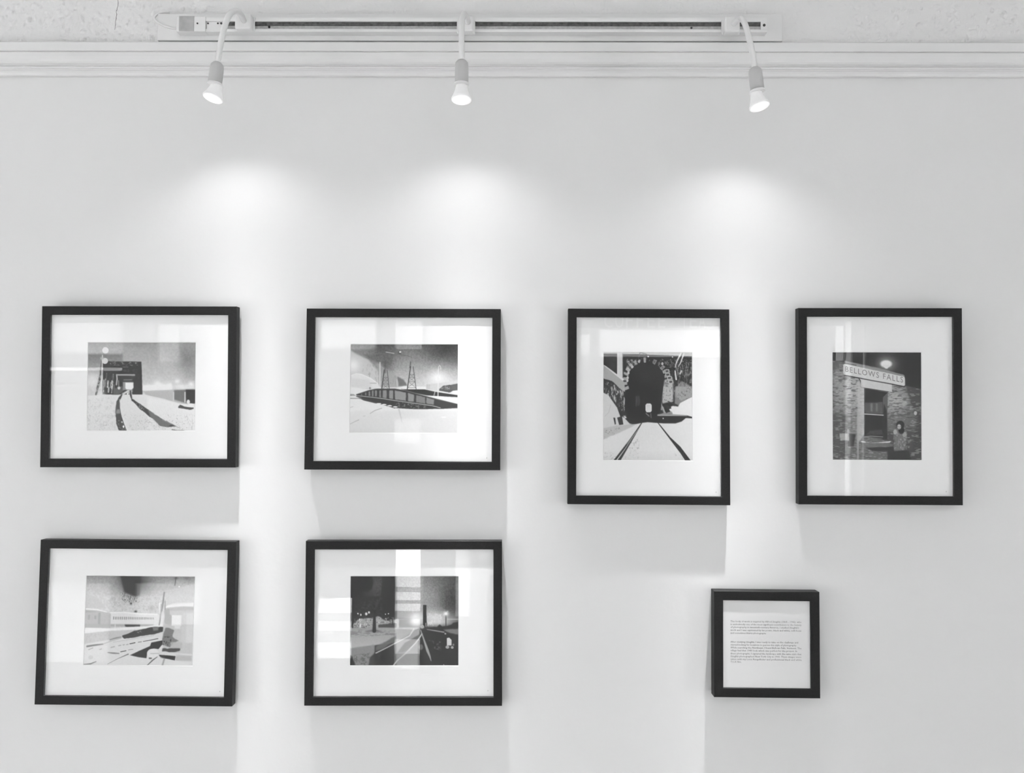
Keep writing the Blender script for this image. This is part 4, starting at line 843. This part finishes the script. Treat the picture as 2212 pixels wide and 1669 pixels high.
# ------------------------------------------------------------------ gooseneck spotlights
def spot_nodes(L):
    """beam of the bulb: strongest along its axis, fading to nothing about sixty-five degrees off it"""
    L.use_nodes = True; nt = L.node_tree; em = nt.nodes['Emission']
    tc = nt.nodes.new('ShaderNodeTexCoord'); nrm = nt.nodes.new('ShaderNodeVectorMath'); nrm.operation = 'NORMALIZE'
    sep = nt.nodes.new('ShaderNodeSeparateXYZ'); ab = nt.nodes.new('ShaderNodeMath'); ab.operation = 'ABSOLUTE'
    nt.links.new(tc.outputs['Normal'], nrm.inputs[0]); nt.links.new(nrm.outputs[0], sep.inputs[0]); nt.links.new(sep.outputs[2], ab.inputs[0])
    def mth(op, x, y=0.0):
        n_ = nt.nodes.new('ShaderNodeMath'); n_.operation = op
        for i_, q_ in enumerate((x, y)):
            if isinstance(q_, (int, float)): n_.inputs[i_].default_value = q_
            else: nt.links.new(q_, n_.inputs[i_])
        return n_.outputs[0]
    ang = mth('ARCCOSINE', mth('MINIMUM', ab.outputs[0], 1.0))                   # angle off the axis, radians
    core = mth('MULTIPLY', mth('EXPONENT', mth('DIVIDE', ang, -math.radians(5.5))), 3.5 * 83)
    pw = mth('ADD', core, .042 * 83)
    mr = nt.nodes.new('ShaderNodeMapRange'); mr.interpolation_type = 'SMOOTHSTEP'
    mr.inputs[1].default_value = math.cos(math.radians(67)); mr.inputs[2].default_value = math.cos(math.radians(32)); mr.inputs[3].default_value = 0; mr.inputs[4].default_value = 1
    nt.links.new(ab.outputs[0], mr.inputs[0])
    mu = nt.nodes.new('ShaderNodeMath'); mu.operation = 'MULTIPLY'; nt.links.new(pw, mu.inputs[0]); nt.links.new(mr.outputs[0], mu.inputs[1])
    nt.links.new(mu.outputs[0], em.inputs['Strength'])
def spotlight(arm, adapter, disc, tiltx, lean, label, power=1.0, aim=0.0):
    """arm: (px, py, y) along the gooseneck; adapter: px box; disc: centre of the lens (px, py)"""
    YL = arm[-1][2]; c = at(disc[0], disc[1], YL); top = at(*arm[-1])
    root = empty('gooseneck_spotlight', c, label, 'spotlight', 'three gooseneck spotlights on the track')
    def ch(o, p=root):
        o.parent = p; o.matrix_parent_inverse = Matrix.Translation(-root.location) if p is root else Matrix.Identity(4); return o
    x0, y0, x1, y1 = adapter; ya = YTR - .026
    bm = bmesh.new(); a = at(x0, y0, ya); b = at(x1, y1, ya); box(bm, a.x, b.x, ya, YTR - .002, b.z, a.z, .004)
    ch(obj('track_adapter', bm, M['plastic'], smooth=False))
    bm = bmesh.new(); box(bm, a.x - .004, b.x + .004, YTR - .006, YTR - .0003, b.z + .001, a.z - .001, .001); ch(obj('adapter_flange', bm, M['plastic']))
    bm = bmesh.new(); pts = catmull([at(*p) for p in arm], 14); tube(bm, pts, .0070, 18, ribs=.035); ch(obj('gooseneck_arm', bm, M['plastic'], smooth=True))
    # lamp axis (from socket to lens)
    ax = Vector((math.sin(tiltx), -math.sin(lean), -1)).normalized()
    ax = (ax + 0 * ax).normalized()
    base = c - ax * .105 * ((top - c).length / .105 if False else 1)
    Ls = (top - c).length
    d = (c - top).normalized()
    Q = d.to_track_quat('Z', 'Y').to_matrix().to_4x4(); mw = Matrix.Translation(top) @ Q
    Lh = Ls * .60
    bm = bmesh.new(); lathe(bm, [(.0066, -.001), (.0105, .001), (.0150, .0065), (.0162, .012), (.0166, Lh * .5), (.0166, Lh - .002)], mw, 40)
    ch(obj('lamp_holder', bm, M['greyplastic'], smooth=True))
    bm = bmesh.new(); lathe(bm, [(.0166, Lh - .0018), (.0180, Lh - .001), (.0180, Lh + .002), (.0150, Lh + .003)], mw, 40); ch(obj('holder_collar', bm, M['plastic'], smooth=False))
    # bulb: fluted reflector cone opening to the lens
    B = ax.to_track_quat('Z', 'Y').to_matrix().to_4x4(); mb = Matrix.Translation(c) @ B; hb = Ls - Lh
    bm = bmesh.new(); prof = [(.0142, -hb - .001), (.0146, -hb * .85), (.0162, -hb * .62), (.0195, -hb * .36), (.0232, -hb * .12), (.0250, -.001), (.0250, .0015)]
    seg = 60; rings = []
    for j, (rr, z) in enumerate(prof):
        rings.append([bm.verts.new(mb @ Vector(((rr * (1 - .03 * (k % 2) * (0 < j < 5))) * math.cos(2 * math.pi * k / seg), (rr * (1 - .03 * (k % 2) * (0 < j < 5))) * math.sin(2 * math.pi * k / seg), z))) for k in range(seg)])
    for A, Bq in zip(rings, rings[1:]):
        for k in range(seg): bm.faces.new((A[k], A[(k + 1) % seg], Bq[(k + 1) % seg], Bq[k]))
    bm.faces.new(rings[0]); bm.faces.new(rings[-1][::-1])
    bulb = ch(obj('bulb', bm, M['bulb'], smooth=True))
    bm = bmesh.new(); lathe(bm, [(.0238, .0012), (.0225, .0028), (.012, .0042), (.001, .0046)], mb, 40); le = obj('lit_lens', bm, M['lens'], smooth=True); le.parent = bulb
    L = bpy.data.lights.new('bulb_beam', 'SPOT'); L.energy = 1.0 * SPOT * power; L.spot_size = math.radians(150); L.spot_blend = .1; L.shadow_soft_size = .011
    spot_nodes(L)
    lo = bpy.data.objects.new('bulb_beam', L); C.objects.link(lo)
    beam = Vector((aim, .10, -1)).normalized()
    lo.matrix_world = Matrix.Translation(c + ax * .008) @ (-beam).to_track_quat('Z', 'Y').to_matrix().to_4x4()
    return root
spotlight([(527, 45, -.076), (521, 32, -.105), (509, 24, -.145), (495, 33, -.175), (484, 62, -.192), (476, 98, -.2), (470, 135, -.2)],
          (507, 28, 541, 61), (460, 211), math.radians(-13), math.radians(10), 'white gooseneck spotlight at the left end of the track, neck looping over', 1.0, .05)
spotlight([(1011, 48, -.076), (1007, 36, -.105), (1002, 30, -.145), (998, 44, -.178), (997, 72, -.195), (997, 100, -.2), (997.5, 130, -.2)],
          (989, 33, 1022, 66), (996.8, 214.5), math.radians(0), math.radians(9), 'white gooseneck spotlight hanging straight down at the middle of the track')
spotlight([(1585, 51, -.076), (1594, 41, -.105), (1602, 41, -.14), (1610, 54, -.17), (1618, 82, -.19), (1625, 113, -.2), (1630, 146, -.2)],
          (1566, 34, 1599, 68), (1640.5, 229), math.radians(11), math.radians(10), 'white gooseneck spotlight at the right end of the track, leaning to the right', 1.0, -.05)
